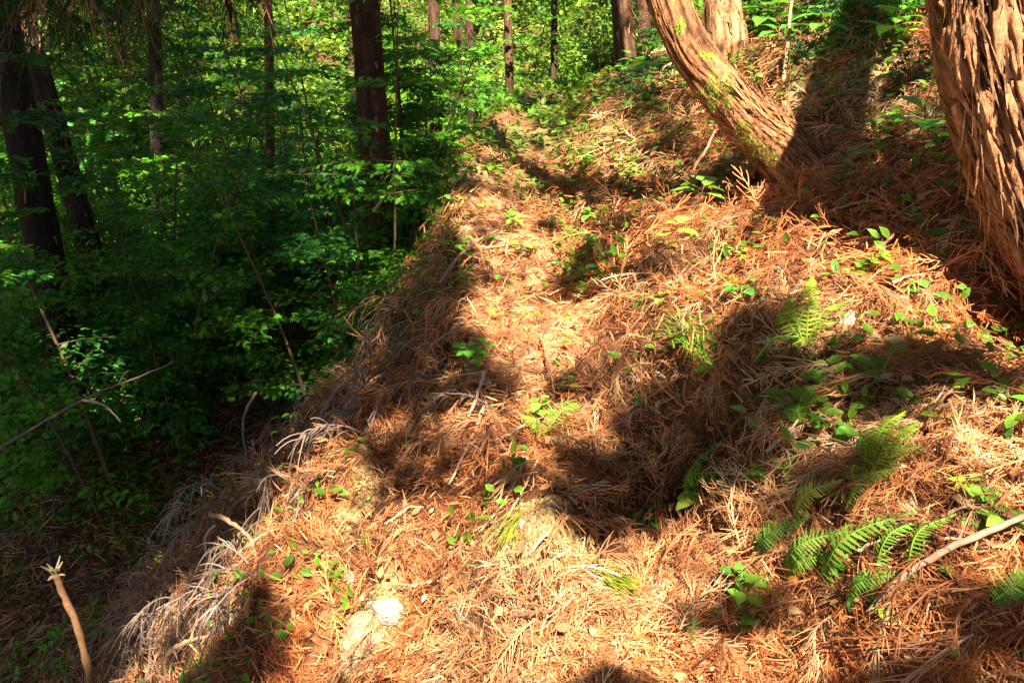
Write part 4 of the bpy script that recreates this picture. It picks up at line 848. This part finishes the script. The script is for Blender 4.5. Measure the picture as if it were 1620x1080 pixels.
for k_, (px, py) in enumerate(HS):
    for z_ in range(3):
        B = at(px + r.normal() * 14, py + r.normal() * 10, .08); g = normal(B[0], B[1]); mb = MB(); L = r.uniform(.16, .36) * (1 if px > 450 else 1.2)
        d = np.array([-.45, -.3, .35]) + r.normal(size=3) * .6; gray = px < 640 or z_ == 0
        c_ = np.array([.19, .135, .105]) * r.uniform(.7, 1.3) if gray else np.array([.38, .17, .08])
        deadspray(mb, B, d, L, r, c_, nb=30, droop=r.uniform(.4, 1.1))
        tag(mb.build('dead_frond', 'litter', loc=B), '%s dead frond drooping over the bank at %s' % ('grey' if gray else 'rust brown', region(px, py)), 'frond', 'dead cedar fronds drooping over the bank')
# bigger rust coloured sprays lying on top of the litter
for k_ in range(110):
    px = r.uniform(450, 1610); py = r.uniform(350, 1075)
    if left_shade(px - 30, py): continue
    B = at(px, py, .065); N = normal(B[0], B[1]); sz = r.uniform(.12, .26); a = r.uniform(0, 6.28); dn = unit(np.array([N[0], N[1], 0])); d = np.array([math.cos(a), math.sin(a), 0]) * .7 + dn; d = unit(d - d @ N * N)
    mb = MB(); c_ = [np.array([.40, .15, .055]), np.array([.46, .27, .14]), np.array([.22, .08, .03])][k_ % 3] * r.uniform(.8, 1.2)
    n = 26; tt = np.linspace(0, 1, 6); bend = r.normal() * .3; sd = unit(np.cross(d, N))
    ax = B + d * (tt * sz)[:, None] + sd * (bend * tt ** 2 * sz)[:, None] + N * (.03 * np.sin(tt * 3.1))[:, None]; tube(mb, ax, np.linspace(.003, .0012, 6), 4, c_ * .8, cap=False)
    for q in range(n):
        i = min(4, int(q / n * 5)); u = q / n * 5 - i; p = ax[i] * (1 - u) + ax[i + 1] * u; sg = 1 if q % 2 else -1; l = sz * r.uniform(.18, .42) * (1.15 - q / n * .7); dd = unit(d * .9 + sd * sg * .6); ts = np.linspace(0, 1, 4)[:, None]
        dd = unit(dd + .25 * r.normal(size=3)); Q = p + dd * ts * l + d * ts ** 2 * l * .45 + N * .02 * r.normal() * ts; tube(mb, Q, np.linspace(.0018, .0007, 4), 3, c_ * r.uniform(.7, 1.3), cap=False)
    tag(mb.build('cedar_spray', 'litter', loc=B), '%s dead spray lying on litter at %s' % (['rust red', 'tan', 'dark brown'][k_ % 3], region(px, py)), 'spray', 'dead cedar sprays lying on the litter')
# drooping cedar boughs at the top left
for k_, (px, py, f, dead) in enumerate([(20, -40, 4.2, 0), (80, -30, 4.6, 0), (140, -50, 4.8, 0), (190, -40, 4.4, 0), (240, -60, 4.9, 0), (60, 20, 5.0, 0), (120, 30, 5.2, 0), (285, -60, 4.5, 1), (330, -70, 4.6, 1), (170, -50, 4.2, 1), (310, -40, 5.0, 0), (10, 60, 4.7, 0), (90, -80, 4.0, 1), (380, -60, 5.2, 0), (215, 0, 5.4, 1)]):
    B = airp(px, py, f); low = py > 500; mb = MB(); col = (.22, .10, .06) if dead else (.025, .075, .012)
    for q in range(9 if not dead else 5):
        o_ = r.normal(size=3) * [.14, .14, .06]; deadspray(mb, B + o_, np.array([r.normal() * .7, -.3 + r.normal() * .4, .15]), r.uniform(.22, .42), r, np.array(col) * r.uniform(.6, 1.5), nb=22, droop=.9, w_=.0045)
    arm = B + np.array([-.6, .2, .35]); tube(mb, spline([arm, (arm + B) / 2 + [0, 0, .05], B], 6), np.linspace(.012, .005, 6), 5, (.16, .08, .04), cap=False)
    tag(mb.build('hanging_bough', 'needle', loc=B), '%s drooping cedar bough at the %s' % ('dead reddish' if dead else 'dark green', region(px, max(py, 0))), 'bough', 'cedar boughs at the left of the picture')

# ------------------------------------------------------------------ tell same-labelled repeats apart by their place along the row
by = {}
for o in sc.objects:
    if o.parent is None and 'label' in o and 'kind' not in o: by.setdefault(o['label'], []).append(o)
ORD = ['', 'second', 'third', 'fourth', 'fifth', 'sixth', 'seventh', 'eighth', 'ninth', 'tenth', 'eleventh', 'twelfth', 'thirteenth', 'fourteenth', 'fifteenth', 'sixteenth', 'seventeenth', 'eighteenth', 'nineteenth', 'twentieth']
for lab, os_ in by.items():
    if len(os_) < 2: continue
    os_.sort(key=lambda o: float(topix(np.array(o.location))[0])); k = len(os_)
    for i, o in enumerate(os_):
        if i < (k + 1) // 2: wd = 'leftmost' if i == 0 else (ORD[i] + ' from left' if i < 20 else None)
        else: j = k - 1 - i; wd = 'rightmost' if j == 0 else (ORD[j] + ' from right' if j < 20 else None)
        if wd: o['label'] = lab + ', ' + wd
